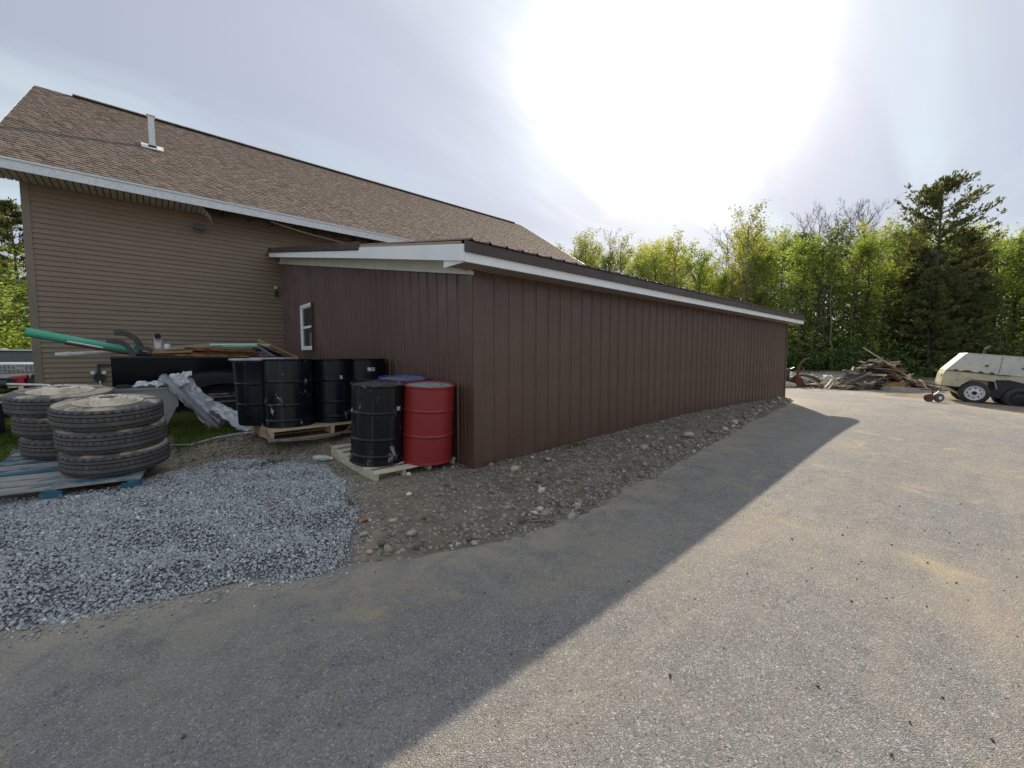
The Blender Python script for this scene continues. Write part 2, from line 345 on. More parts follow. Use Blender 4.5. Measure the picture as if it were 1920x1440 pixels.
MT['bark_pale'] = simple('pale_bark', (0.26,0.235,0.20), (0.16,0.14,0.12), 9, 0.9)
MT['twig'] = simple('bare_twigs', (0.20,0.17,0.145), (0.14,0.12,0.10), 5, 0.9)
def leafmat(name, c1, c2, trans=0.5, vary=0.25):
    x = NT(name); p = x.pos(); big = x.noise(p, 0.55, 2, 0.5); fin = x.noise(p, 6.0, 2, 0.5)
    col = x.mix(x.mr(x.math('ADD', x.math('MULTIPLY', big, 0.6), x.math('MULTIPLY', fin, 0.4)), 0.38, 0.62), c1, c2)
    g = x.mr(x.rnd(), 0, 1, 1-vary, 1+vary, False); cc = x.n('ShaderNodeCombineColor'); [x.l(g, cc.inputs[i]) for i in range(3)]
    col = x.mix(1.0, col, cc.outputs[0], 'MULTIPLY')
    d = x.n('ShaderNodeBsdfDiffuse'); t = x.n('ShaderNodeBsdfTranslucent'); x.l(col, d.inputs[0])
    tc_ = x.mix(1.0, col, (1.3,1.22,0.62), 'MULTIPLY'); x.l(tc_, t.inputs[0])
    ms = x.n('ShaderNodeMixShader'); ms.inputs[0].default_value = trans; x.l(d.outputs[0], ms.inputs[1]); x.l(t.outputs[0], ms.inputs[2])
    x.l(ms.outputs[0], x.out.inputs[0]); return x.m
MT['leaf'] = leafmat('spring_leaves', (0.20,0.29,0.075), (0.33,0.41,0.14), 0.58)
MT['leaf_dark'] = leafmat('dark_leaves', (0.11,0.17,0.055), (0.19,0.26,0.085), 0.5)
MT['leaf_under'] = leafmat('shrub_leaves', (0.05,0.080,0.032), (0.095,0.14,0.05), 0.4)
MT['leaf_yellow'] = leafmat('young_yellow_leaves', (0.30,0.335,0.10), (0.41,0.43,0.17), 0.6)
MT['needle'] = leafmat('pine_needles', (0.11,0.13,0.06), (0.20,0.21,0.10), 0.35, 0.15)
MT['grass'] = leafmat('grass_blades', (0.085,0.135,0.035), (0.18,0.22,0.075), 0.4)
MT['oakleaf'] = simple('dry_oak_leaf', (0.42,0.20,0.10), None, 20, 0.8)

# asphalt
x = NT('dusty_asphalt'); p = x.pos()
agg = x.vor(p, 190, 'F1', 1); sp = x.n('ShaderNodeSeparateColor'); x.l(agg, sp.inputs[0]); dist = x.vor(p, 190, 'F1', 0)
g2 = x.vor(p, 135, 'F1', 1); s2 = x.n('ShaderNodeSeparateColor'); x.l(g2, s2.inputs[0])
cell = x.math('POWER', sp.outputs[0], 1.5)
base = x.mix(cell, (0.142,0.144,0.149), (0.330,0.331,0.330))
base = x.mix(x.mr(s2.outputs[1], 0.95, 0.975, 0.0, 0.85, False), base, (0.55,0.53,0.49))
base = x.mix(x.mr(s2.outputs[2], 0.05, 0.02, 0.0, 0.8, False), base, (0.04,0.039,0.038))
mott = x.mr(x.noise(p, 7, 6, 0.75, 0.3), 0.30, 0.70, 0.86, 1.14); cc = x.n('ShaderNodeCombineColor'); [x.l(mott, cc.inputs[i]) for i in range(3)]
base = x.mix(1.0, base, cc.outputs[0], 'MULTIPLY')
dust1 = x.mr(x.noise(p, 0.42, 7, 0.68, 0.4), 0.40, 0.70)
swp = x.n('ShaderNodeMapping'); x.l(p, swp.inputs[0]); swp.inputs[2].default_value = (0,0,R(8)); swp.inputs[3].default_value = (0.30,1.7,1)
dust3 = x.mr(x.noise(swp.outputs[0], 1.5, 8, 0.74, 0.6), 0.44, 0.70)
d = x.math('ADD', x.math('MULTIPLY', dust1, 0.46), x.math('MULTIPLY', dust3, 0.36))
fn = x.mr(x.noise(p, 75, 3, 0.8), 0.25, 0.75, 0.35, 1.45)
base = x.mix(x.math('MULTIPLY', d, fn), base, (0.43,0.36,0.27))
sand = x.mr(x.noise(p, 1.35, 7, 0.70, 0.8), 0.57, 0.70); base = x.mix(x.math('MULTIPLY', sand, x.math('MULTIPLY', fn, 0.60)), base, (0.56,0.44,0.26))
oil = x.mr(x.noise(p, 0.8, 4, 0.6, 0.4, (1,1.4,1)), 0.66, 0.76, 0.0, 0.35); base = x.mix(oil, base, (0.07,0.07,0.075))
ed = x.n('ShaderNodeVertexColor', layer_name='edge'); es = x.n('ShaderNodeSeparateColor'); x.l(ed.outputs[0], es.inputs[0])
en = x.math('MULTIPLY', es.outputs[0], x.mr(x.noise(p, 3.0, 6, 0.75, 0.6), 0.28, 0.62, 0.05, 1.2))
base = x.mix(x.math('MULTIPLY', en, x.math('MULTIPLY', fn, 1.1)), base, (0.46,0.40,0.31))
hgt = x.math('ADD', x.math('MULTIPLY', dist, -0.7), x.math('ADD', x.math('MULTIPLY', cell, 0.5), x.math('MULTIPLY', x.noise(p, 40, 3, 0.7), 0.6)))
MT['asphalt'] = x.fin(base, x.mr(cell, 0.5, 1, 0.85, 0.42), 0, x.bump(hgt, 0.8, 0.012), spec=0.45)
# ground
x = NT('bare_ground'); p = x.pos()
zn = x.n('ShaderNodeVertexColor', layer_name='zone'); zs = x.n('ShaderNodeSeparateColor'); x.l(zn.outputs[0], zs.inputs[0])
f1 = x.mr(x.noise(p, 1.3, 6, 0.65, 0.4), 0.35, 0.68); f2 = x.mr(x.noise(p, 9, 5, 0.7, 0.3), 0.35, 0.7); f3 = x.noise(p, 70, 3, 0.7)
soil = x.mix(f1, (0.25,0.21,0.16), (0.38,0.315,0.225)); soil = x.mix(x.math('MULTIPLY', f2, 0.5), soil, (0.14,0.118,0.094))
pv = x.vor(p, 42, 'F1', 1); ps = x.n('ShaderNodeSeparateColor'); x.l(pv, ps.inputs[0]); soil = x.mix(x.mr(ps.outputs[1], 0.86, 0.9, 0, 0.75), soil, (0.46,0.43,0.37))
berm = x.mix(f2, (0.155,0.125,0.095), (0.31,0.262,0.198)); berm = x.mix(x.mr(ps.outputs[1], 0.80, 0.88, 0, 0.8), berm, (0.48,0.46,0.42))
c = x.mix(zs.outputs[0], soil, (0.20,0.21,0.22)); c = x.mix(x.math('MULTIPLY', zs.outputs[1], x.mr(x.noise(p, 3.5, 5, 0.7), 0.3, 0.62, 0.3, 1.0)), c, (0.085,0.115,0.040)); c = x.mix(zs.outputs[2], c, berm)
MT['ground'] = x.fin(c, 0.95, 0, x.bump(x.math('ADD', f3, x.noise(p, 18, 4, 0.7)), 0.8, 0.03), spec=0.2)
def stonemat(name, cols, rough=0.85):
    x = NT(name); a = x.n('ShaderNodeVertexColor', layer_name='tone'); s_ = x.n('ShaderNodeSeparateColor'); x.l(a.outputs[0], s_.inputs[0])
    r = x.n('ShaderNodeValToRGB'); x.l(s_.outputs[0], r.inputs[0]); el = r.color_ramp.elements
    el[0].position = 0; el[0].color = (*cols[0], 1); el[1].position = 1; el[1].color = (*cols[-1], 1)
    for i, cc in enumerate(cols[1:-1]): e = el.new((i+1)/(len(cols)-1)); e.color = (*cc, 1)
    p = x.pos(); cl = x.mix(x.mr(x.noise(p, 60, 3, 0.7), 0.3, 0.75, 0, 0.5), r.outputs[0], (0.12,0.115,0.11))
    return x.fin(cl, rough, 0)
MT['gravel'] = stonemat('crushed_grey_stone', [(0.26,0.262,0.265),(0.38,0.385,0.39),(0.47,0.478,0.485),(0.56,0.57,0.575),(0.67,0.68,0.685),(0.90,0.91,0.90)])
MT['pebble'] = stonemat('mixed_field_pebbles', [(0.13,0.108,0.084),(0.21,0.178,0.138),(0.29,0.248,0.195),(0.40,0.352,0.28),(0.66,0.60,0.50)])
MT['rubble'] = stonemat('pale_rubble', [(0.33,0.32,0.29),(0.45,0.44,0.41),(0.55,0.54,0.50)])
MT['litter'] = stonemat('leaf_litter', [(0.10,0.07,0.045),(0.19,0.14,0.09),(0.33,0.27,0.18)])

# ------------------------------------------------------------------ ground heights
EX = np.array([-300,-12,-3,-.67,-.26,.24,.81,1.07,1.4,2.14,2.94,4.5,6.1,9.2,12.6,14.2,15.2,16.0]); EY = np.array([4.6,4.3,3.75,3.42,3.29,3.18,2.95,2.95,2.74,2.45,2.40,2.52,2.62,2.92,3.30,3.55,3.95,5.0])
FY = np.array([-300,-15,-4,-.9,.02,.8,2.1,4.4,6.2,12,30,300.]); FX = np.array([10,12.,15.0,17.3,18.7,19.6,20.6,24.,25.0,26,27,28])
def vnoise(x, y, s, seed=0):
    x = np.asarray(x)*s + seed*17.3; y = np.asarray(y)*s + seed*9.1
    xi = np.floor(x); yi = np.floor(y); fx = x-xi; fy = y-yi; fx = fx*fx*(3-2*fx); fy = fy*fy*(3-2*fy)
    h = lambda a, b: np.modf(np.abs(np.sin(a*127.1+b*311.7)*43758.5453))[0]
    return (h(xi,yi)*(1-fx)+h(xi+1,yi)*fx)*(1-fy)+(h(xi,yi+1)*(1-fx)+h(xi+1,yi+1)*fx)*fy
def base_z(x, y):
    b = 0.2*smooth((x-1)/9)*smooth((y+2.5)/5)
    return b - 0.021*np.clip(x-13, 0, 30)*(1-smooth((y-2.0)/5.0))
def dist_a(x, y):
    x = np.asarray(x, float); y = np.asarray(y, float)
    return np.minimum(y-np.interp(x, EX, EY), 15.3-x)
def dist_b(x, y): return np.asarray(x, float)-np.interp(y, FY, FX)
def ground_z(x, y, micro=True):
    x = np.asarray(x, float); y = np.asarray(y, float)
    wob = (vnoise(x,y,1.7,1)-.5)*0.16 + (vnoise(x,y,6,2)-.5)*0.09
    da = dist_a(x, y)+wob; db = dist_b(x, y)+wob*2
    fa = np.where(da < 0, np.maximum(da*0.5, -0.06), 0.085*smooth(da/.30)+0.105*smooth((da-.15)/1.0)+0.012*smooth(da/.08)+0.22*smooth((da-2.3)/2.8)+0.13*smooth((da-5)/3))
    fa = fa + 0.14*np.exp(-((x-1.6)**2+(y-6.35)**2)/1.3)*(da > 0)
    fa = np.where(fa > 0, fa*(1-0.9*smooth((y-14)/8)), fa)
    fb = np.where(db < 0, np.maximum(db*0.4, -0.06), 0.05*smooth(db/.4)+0.25*smooth((db-8)/25))
    m = np.maximum(fa, fb); z = base_z(x, y)+m
    if micro: z = z + np.where(m > 0, np.minimum(m*2.0, 1)*((vnoise(x,y,9,3)-.5)*.022+(vnoise(x,y,22,4)-.5)*.014+(vnoise(x,y,3,5)-.5)*.03), 0)
    return z
def gz(x, y): return float(ground_z(x, y, False))
def axis(lo, hi, dlo, dhi, dense, far=320):
    a = list(np.arange(dlo, dhi+1e-6, dense)); st = dense; q = dlo
    while q > lo: st *= 1.25; q -= st; a.insert(0, q)
    st = dense; q = dhi
    while q < hi: st *= 1.25; q += st; a.append(q)
    return np.array(a)
def grid_faces(nx, ny):
    i, j = np.meshgrid(np.arange(nx-1), np.arange(ny-1), indexing='ij'); a = (i*ny+j).ravel()
    return np.stack([a, a+ny, a+ny+1, a+1], 1)
def inpoly(x, y, poly):
    x = np.asarray(x); y = np.asarray(y); c = np.zeros(x.shape, bool); n = len(poly)
    for i in range(n):
        (x1, y1), (x2, y2) = poly[i], poly[(i+1) % n]
        c ^= ((y1 > y) != (y2 > y)) & (x < (x2-x1)*(y-y1)/((y2-y1) or 1e-9)+x1)
    return c
GRAVEL = [(-8,4.1),(-3,3.72),(-.67,3.40),(-.26,3.28),(.24,3.16),(.81,2.93),(1.02,2.99),(1.2,3.3),(1.33,3.75),(1.42,4.2),(1.42,4.8),(1.30,5.15),(1.0,5.45),(.62,5.72),(.2,5.78),(-.4,5.5),(-1.4,5.9),(-8,6.4)]
gx = axis(-320, 320, -3.2, 14.8, 0.055); gy = axis(-320, 320, 2.2, 8.2, 0.055)
X, Y = np.meshgrid(gx, gy, indexing='ij'); Z = ground_z(X, Y)
Vg = np.stack([X, Y, Z], -1).reshape(-1, 3)
xr, yr = X.ravel(), Y.ravel(); wn = (vnoise(xr,yr,3,7)-.5)*.22
gr = inpoly(xr+wn, yr+wn*0.6, GRAVEL).astype(float)
da_ = dist_a(xr, yr)
grass = smooth((yr-6.1-0.45*smooth((xr+0.5)/1.6)*1.0+wn*3)/0.8)*smooth((1.9-xr+wn*2)/1.0)*(da_ > 0)*smooth((30-np.abs(xr))/20); grass = np.maximum(grass, 0.85*smooth((np.hypot(xr, yr)-34)/12)*(dist_b(xr,yr) > 0))
grass = np.maximum(grass, smooth((-1.35-xr+wn*2)/.5)*smooth((yr-5.9)/.5)*0.95)
bz = smooth((xr-1.9)/.8)*(da_ > -.2)*(xr < 16)*(yr < 9)
ZONE = np.stack([gr, grass*(1-gr), bz*(1-gr)], 1)
ground = link('ground', npmesh('ground', Vg, grid_faces(len(gx), len(gy)), MT['ground'], {'zone': ZONE}, True)); tag(ground, kind='structure')
ax_ = axis(-60, 29, -2, 16, 0.12); ay_ = axis(-60, 14, -2, 4.2, 0.12); ax_ = ax_[ax_ < 29]; ay_ = ay_[ay_ < 13]
X, Y = np.meshgrid(ax_, ay_, indexing='ij'); Z = base_z(X, Y); Z = np.where((X < 14.6) & (Y > 5.4), Z-0.25, Z)
edm = np.clip(np.exp(-np.abs(dist_a(X, Y))/.55), 0, 1)*1.0; edm = np.maximum(edm, np.exp(-np.abs(dist_b(X, Y))/1.0)*.8)
asphalt = link('asphalt_driveway', npmesh('asphalt_driveway', np.stack([X, Y, Z], -1).reshape(-1, 3), grid_faces(len(ax_), len(ay_)), MT['asphalt'], {'edge': np.repeat(edm.reshape(-1, 1), 3, 1)}, True)); tag(asphalt, kind='structure')

# ------------------------------------------------------------------ loose stones as masses
ICO = None
def ico(level=1):
    bm = bmesh.new(); bmesh.ops.create_icosphere(bm, subdivisions=level, radius=1.0)
    v = np.array([q.co[:] for q in bm.verts]); f = np.array([[q.index for q in fc.verts] for fc in bm.faces]); bm.free(); return v, f
IV2, IF2 = ico(2); IV, IF = ico(1); OV = np.array([(1,0,0),(-1,0,0),(0,1,0),(0,-1,0),(0,0,1),(0,0,-1)], float)*1.05; OF = np.array([(0,2,4),(2,1,4),(1,3,4),(3,0,4),(2,0,5),(1,2,5),(3,1,5),(0,3,5)])
def scatter_stones(name, xs, ys, size, mat_, sink=0.25, flat=0.6, jit=0.28, zf=ground_z, tones=None, bv=None, bf=None, kind='stuff', bright=0.05, zadd=0):
    bv = IV if bv is None else bv; bf = IF if bf is None else bf
    n = len(xs); k = len(bv); P = np.repeat(bv[None], n, 0)*(1+RNG.uniform(-jit, jit, (n, k, 1)))
    sc = size[:, None]*np.stack([RNG.uniform(.75,1.3,n), RNG.uniform(.6,1.0,n), RNG.uniform(flat*.7,flat*1.3,n)], 1); P = P*sc[:, None, :]
    tl = RNG.normal(0, .45, (n, 2)); c1, s1, c2, s2 = np.cos(tl[:,0]), np.sin(tl[:,0]), np.cos(tl[:,1]), np.sin(tl[:,1])
    y = P[...,1]*c1[:,None]-P[...,2]*s1[:,None]; z = P[...,1]*s1[:,None]+P[...,2]*c1[:,None]; xx = P[...,0]*c2[:,None]+z*s2[:,None]; z = -P[...,0]*s2[:,None]+z*c2[:,None]
    a = RNG.uniform(0, 2*PI, n); ca, sa = np.cos(a)[:,None], np.sin(a)[:,None]; x2 = xx*ca-y*sa; y2 = xx*sa+y*ca
    zz = zf(xs, ys)+sc[:,2]*(1-2*sink)+zadd
    V = np.stack([x2+xs[:,None], y2+ys[:,None], z+zz[:,None]], -1).reshape(-1, 3); F = (bf[None]+(np.arange(n)*k)[:,None,None]).reshape(-1, 3)
    if tones is None:
        tones = np.clip(RNG.normal(.42, .20, n), 0, .85); tones = np.where(RNG.random(n) < bright, 1.0, tones)
    o = link(name, npmesh(name, V, F, mat_, {'tone': np.repeat(np.repeat(tones, k)[:,None], 3, 1)})); tag(o, kind=kind); return o
def rand_in(poly, n, f=None):
    xs_ = [p[0] for p in poly]; ys_ = [p[1] for p in poly]; ox, oy = [], []
    while sum(map(len, ox)) < n:
        x = RNG.uniform(max(min(xs_), -3.4), max(xs_), n*2); y = RNG.uniform(min(ys_), max(ys_), n*2); m = inpoly(x, y, poly)
        if f is not None: m &= f(x, y)
        ox.append(x[m]); oy.append(y[m])
    return np.concatenate(ox)[:n], np.concatenate(oy)[:n]
ngr = 105000; xs, ys = rand_in(GRAVEL, ngr); wn = (vnoise(xs,ys,5,8)-.5)*.16; xs = xs+wn; ys = ys+wn
scatter_stones('gravel', xs, ys, np.clip(np.exp(RNG.normal(math.log(.0098), .28, ngr)), .005, .021), MT['gravel'], 0.12, .62, .3, bv=OV, bf=OF, bright=.025, zadd=RNG.uniform(0, .010, ngr), tones=None)['label'] = 'grey crushed stone spread between pallet of tyres and asphalt'
n = 2200; t_ = RNG.integers(0, 12, n); gp = np.array(GRAVEL[2:15]); f_ = RNG.random(n)[:,None]; e_ = gp[t_]*(1-f_)+gp[t_+1]*f_; xs, ys = e_[:,0]+RNG.normal(0,.09,n), e_[:,1]+RNG.normal(0,.09,n)
scatter_stones('stray_gravel', xs, ys, np.clip(np.exp(RNG.normal(math.log(.008), .3, n)), .004, .016), MT['gravel'], .1, .62, .3, zf=lambda a, b: np.maximum(ground_z(a,b), base_z(a,b)), bv=OV, bf=OF, bright=.03)['label'] = 'grey stones strayed past the gravel edge onto dirt and asphalt'
BERM = [(1.0,2.95),(1.4,2.72),(2.14,2.42),(2.94,2.38),(4.5,2.48),(6.1,2.58),(9.2,2.9),(12.6,3.25),(14.2,3.5),(15.2,3.9),(14.6,4.6),(14.1,3.75),(2.73,3.75),(2.6,4.0),(1.65,4.0),(1.5,5.5),(1.45,4.2)]
n = 9500; xs, ys = rand_in(BERM, n); clm = vnoise(xs, ys, 4.5, 21); keep = RNG.random(n) < (0.35+0.65*smooth((xs-1.8)/.8))*(.35+.9*clm); xs, ys = xs[keep], ys[keep]; n = len(xs)
sz = np.exp(RNG.normal(math.log(.0085), .62, n)); sz = np.clip(sz, .004, .05)
scatter_stones('soil_stones', xs, ys, sz, MT['pebble'], 0.35, .6, .22, bv=OV, bf=OF, bright=.03)['label'] = 'pebbles and stones mixed into the dark soil bank'
n = 1500; t = 1.2+13.4*RNG.random(n)**1.1; ys = np.interp(t, EX, EY)+np.abs(RNG.normal(0.02, .13, n)); scatter_stones('bank_edge_stones', t, ys, np.clip(np.exp(RNG.normal(math.log(.0115), .62, n)), .005, .05)*(1+.5*smooth((t-4)/5)), MT['pebble'], 0.25, .62, .3, bright=.07)['label'] = 'stones rolled to the foot of the soil bank'
n = 110; t = RNG.uniform(1.6, 14.4, n); ys = np.interp(t, EX, EY)+RNG.uniform(.0, .9, n)**1.5; scatter_stones('bank_cobbles', t, ys, np.clip(np.exp(RNG.normal(math.log(.026), .4, n)), .012, .06), MT['pebble'], .3, .5, .34, bright=.10)['label'] = 'fist sized cobbles strewn on the soil bank'
n = 2600; xs = RNG.uniform(.7, 2.8, n); ys = RNG.uniform(3.0, 8.0, n); scatter_stones('dirt_pebbles', xs, ys, np.clip(np.exp(RNG.normal(math.log(.009), .5, n)), .004, .04), MT['pebble'], .3, .6, .2, bv=OV, bf=OF)['label'] = 'small pebbles in the dirt around the drum pallets'
# crumbs on the asphalt
n = 1100; xs = np.concatenate([RNG.uniform(-1, 16, 600), RNG.uniform(0, 6, 500)]); ys = np.concatenate([RNG.uniform(-6, 3.4, 600), RNG.uniform(-3.5, 2.6, 500)]); k = dist_a(xs, ys) < -.05; xs, ys = xs[k], ys[k]; n = len(xs)
scatter_stones('asphalt_crumbs', xs, ys, np.clip(np.exp(RNG.normal(math.log(.0045), .40, n)), .0025, .009), MT['litter'], .1, .7, .3, zf=base_z, tones=RNG.uniform(0, .35, n), bv=OV, bf=OF)['label'] = 'dark crumbs of grit scattered over the driveway'
# grass blades
def blades(name, xs, ys, h, w, label, zf=ground_z):
    n = len(xs); a = RNG.uniform(0, 2*PI, n); lean = RNG.uniform(0.1, .8, n)*h; la = RNG.uniform(0, 2*PI, n); z = zf(xs, ys)-.01
    dx, dy = np.cos(a)*w, np.sin(a)*w; P = np.zeros((n, 4, 3)); P[:,0] = np.stack([xs-dx, ys-dy, z], 1); P[:,1] = np.stack([xs+dx, ys+dy, z], 1)
    P[:,2] = np.stack([xs+np.cos(la)*lean*.4+dx*.6, ys+np.sin(la)*lean*.4+dy*.6, z+h*.6], 1); P[:,3] = np.stack([xs+np.cos(la)*lean, ys+np.sin(la)*lean, z+h], 1)
    F = (np.array([[0,1,2],[0,2,3]])[None]+(np.arange(n)*4)[:,None,None]).reshape(-1, 3)
    o = link(name, npmesh(name, P.reshape(-1, 3), F, MT['grass'])); tag(o, label, None, None, 'stuff'); return o
n = 130000; xs = RNG.uniform(-6, 2.4, n); ys = RNG.uniform(5.9, 12.2, n); wn = (vnoise(xs,ys,3,7)-.5)*.22
dens = smooth((ys-6.1-0.45*smooth((xs+.5)/1.6)+wn*3)/0.8)*smooth((1.7-xs+wn*2)/1.0); dens = np.maximum(dens, smooth((-1.2-xs)/.4)*smooth((ys-5.7)/.4)); dens *= smooth((vnoise(xs,ys,2.3,12)-.12)/.3)
pal = (xs > -1.3) & (xs < .2) & (ys > 5.3) & (ys < 7.5); k = (RNG.random(n) < dens) & ~pal
xs, ys = xs[k], ys[k]; blades('grass', xs, ys, RNG.uniform(.04, .15, len(xs)), RNG.uniform(.002, .005, len(xs)), 'rough grass growing behind the pallets along the siding wall')
n = 500; xs = np.concatenate([RNG.normal(.95, .09, 260), RNG.normal(4.35, .16, 140), RNG.normal(1.25, .05, 100)]); ys = np.concatenate([RNG.normal(5.35, .06, 260), RNG.normal(3.60, .03, 140), RNG.normal(3.6, .08, 100)])
blades('weed_tuft', xs, ys, RNG.uniform(.02, .07, n), np.full(n, .004), 'small green weeds sprouting from the gravel and the soil bank')
# dry litter on dirt
n = 2600; xs = RNG.uniform(.2, 2.6, n); ys = RNG.uniform(5.6, 9.0, n); scatter_stones('dry_litter', xs, ys, RNG.uniform(.008, .03, n), MT['litter'], .2, .22, .5, bv=OV, bf=OF, tones=RNG.uniform(0, 1, n))['label'] = 'dry leaf scraps and straw in the dirt'

# ------------------------------------------------------------------ individual rocks

def rock(x, y, s, label, mat_='stone_grey', flat=.7, seed=0, name='rock', z=None, group=None, yaw=0.0, el=1.25):
    r = np.random.default_rng(seed+50); V = IV2.copy(); 
    for _ in range(9):
        d = r.normal(size=3); d /= np.linalg.norm(d); c = r.uniform(.45, .8); t = V@d; V = np.where((t > c)[:,None], V-(t-c)[:,None]*d*.85, V)
    V *= 1+r.uniform(-.04, .04, (len(V), 1)); V = V*np.array([el, 1.0, flat])*s*.9
    me = npmesh(name, V, IF2, MT[mat_], None, True); zz = (gz(x, y) if z is None else z)+s*flat*.45
    o = link(name, me, None, (x, y, zz)); o.rotation_euler = (r.uniform(-.15,.15), r.uniform(-.15,.15), yaw); tag(o, label, 'rock', group); return o
G_ = 'loose rocks along the soil bank'
rock(3.02, 3.38, .062, 'yellowish round rock resting on the bank near the shed corner', 'stone_tan', .7, 1, group=G_)
rock(3.02, 2.47, .060, 'smooth oval tan rock at the foot of the bank, standing on its end', 'stone_grey', .9, 2, group=G_, yaw=1.2)
rock(2.83, 2.38, .052, 'pale egg rock lowest on the bank beside the asphalt edge, before the oval one', 'stone_grey', .75, 3, group=G_)
rock(3.62, 3.42, .065, 'long flat tan stone half buried in the middle of the bank', 'stone_tan', .45, 4, group=G_, yaw=.5, el=1.6)
rock(5.15, 3.02, .085, 'large blocky grey rock on the bank slope, the nearer of two', 'stone_grey', .55, 5, group=G_)
rock(5.70, 3.10, .080, 'large blocky grey rock just above its twin on the bank slope', 'stone_grey', .55, 6, group=G_)
rock(6.35, 2.98, .105, 'largest tan rock standing proud where the bank meets the asphalt', 'stone_tan', .6, 7, group=G_)
rock(7.0, 2.85, .07, 'blunt grey rock at the bank foot beyond the largest tan rock', 'stone_grey', .6, 8, group=G_)
rock(8.3, 3.0, .085, 'white faced angular rock on the farther stretch of the bank', 'stone_grey', .6, 9, group=G_, el=1.5)
rock(10.8, 3.35, .10, 'long pale slab rock near the far end of the bank', 'stone_grey', .45, 10, group=G_, el=1.7)
rock(4.55, 2.66, .05, 'rounded light rock wedged at the bank foot in front of the blocky rocks', 'stone_grey', .65, 11, group=G_)
G2 = 'rocks lying in the bare dirt before the pallets'
rock(1.19, 3.10, .036, 'round grey stone at the left side of the dirt beside the gravel', 'stone_grey', .8, 12, group=G2)
rock(1.49, 2.88, .055, 'flat grey cobble, biggest stone in the dirt patch', 'stone_grey', .6, 13, group=G2, yaw=.6)
rock(1.17, 2.93, .028, 'pale tan pebble beside the gravel corner', 'stone_tan', .7, 14, group=G2)
rock(1.47, 3.16, .042, 'wide flat buff stone in the middle of the dirt patch', 'stone_tan', .35, 15, group=G2)
rock(1.78, 3.48, .030, 'small chalky white stone halfway to the pallet', 'rim_cream', .7, 16, group=G2)
rock(1.98, 3.32, .030, 'greenish grey knuckle of stone in the upper dirt', 'stone_grey', .7, 17, group=G2)
rock(2.05, 4.02, .034, 'white stone lying against the front edge of the grey pallet', 'rim_cream', .8, 18, group=G2)
rock(2.16, 2.88, .030, 'tan pebble low in the dirt near the asphalt', 'stone_tan', .7, 19, group=G2)

# ------------------------------------------------------------------ shed
shed = thing('metal_shed', 'long brown ribbed metal shed with white fascia built against the house', 'shed', (2.73, 3.75, 0.0))
SX, SY = 2.73, 3.75; XE = 14.12; YE = 12.30
def sloc(o): o.parent = shed; o.matrix_parent_inverse = Matrix.Translation((-SX, -SY, 0)); return o
def sb(mb, name, m, sm=None): return sloc(mb.build(name, m, None, sm))
PRO = []
for k in range(4):
    b = k*.2286; PRO += [(b,0),(b+.012,.018),(b+.030,.018),(b+.044,0),(b+.095,0),(b+.102,.005),(b+.112,.005),(b+.119,0),(b+.158,0),(b+.165,.005),(b+.175,.005),(b+.182,0)]
PRO.append((.9144, 0))
def ribpanel(P0, du, dn, z0, ztop, umax=.9144):
    pts = [q for q in PRO if q[0] <= umax]; 
    if pts[-1][0] < umax: pts.append((umax, 0))
    vs = []; fs = []
    for u, d in pts:
        p = Vector(P0)+Vector(du)*u+Vector(dn)*(d+.004); vs += [(p.x, p.y, z0), (p.x, p.y, ztop(u))]
    for i in range(len(pts)-1): fs.append((2*i, 2*i+2, 2*i+3, 2*i+1))
    mb = MB(); mb.add(vs, fs); return mb
base = None; xx = SX+.06; me0 = None
while xx < XE-.02:
    w = min(.9144, XE-.01-xx)
    if w > .90:
        if me0 is None: me0 = ribpanel((0,0,0), (1,0,0), (0,-1,0), .205, lambda u: 2.47).mesh('wall_panel', MT['brown'])
        o = link('wall_panel', me0, None, (xx, SY, 0))
    else: o = ribpanel((xx,SY,0), (1,0,0), (0,-1,0), .205, lambda u: 2.47, w).build('wall_panel', MT['brown'])
    sloc(o); xx += .9144
ft = lambda y: 2.405+.179*(y-3.75)
yy = SY+.06
while yy < YE-.02:
    w = min(.9144, YE-yy); y0 = yy
    sb(ribpanel((SX, yy, 0), (0,1,0), (-1,0,0), .19, lambda u: ft(y0+u)+.02, w), 'wall_panel', MT['brown']); yy += .9144
# screws as one joined part
mb = MB()
for zz in (.45, 1.1, 1.75, 2.3):
    for i in range(49):
        u = SX+.06+.2286*i+.062; mb.cbox((u, SY-.007, zz+random.uniform(-.008,.008)), (.009,.006,.009))
sb(mb, 'panel_screws', MT['brown_trim'])['kind'] = 'stuff'
mb = MB(); mb.box((SX-.028, SY-.030, .16), (SX+.085, SY-.024, 2.46)); mb.box((SX-.030, SY-.030, .16), (SX-.024, SY+.085, 2.40)); sb(mb, 'corner_trim', MT['brown'])
mb = MB(); mb.box((XE-.07, SY-.030, .19), (XE+.02, SY-.024, 2.46)); mb.box((XE+.014, SY-.024, .19), (XE+.02, SY+.09, 2.46)); sb(mb, 'corner_trim', MT['brown'])
mb = MB(); mb.prism([(SY+.01,.22),(YE,.3),(YE,3.93),(SY+.01,2.44)], 0, 0.001)
core = MB(); pl = [(SY+.012,.16),(YE+.02,.3),(YE+.02,3.95),(SY+.012,2.455)]; n_ = len(pl)
core.add([(SX+.012, y, z) for y, z in pl]+[(XE-.012, y, z) for y, z in pl], [(0,1,2,3),(7,6,5,4)]+[(i,(i+1)%4,4+(i+1)%4,4+i) for i in range(4)])
sb(core, 'wall_core', MT['dark'])
mb = MB(); yy = SY+.06
while yy < YE: ribs = ribpanel((XE+.01, yy, 0), (0,1,0), (1,0,0), .2, lambda u, y0=yy: ft(y0+u)+.05, min(.9144, YE-yy)); sb(ribs, 'wall_panel', MT['brown']); yy += .9144
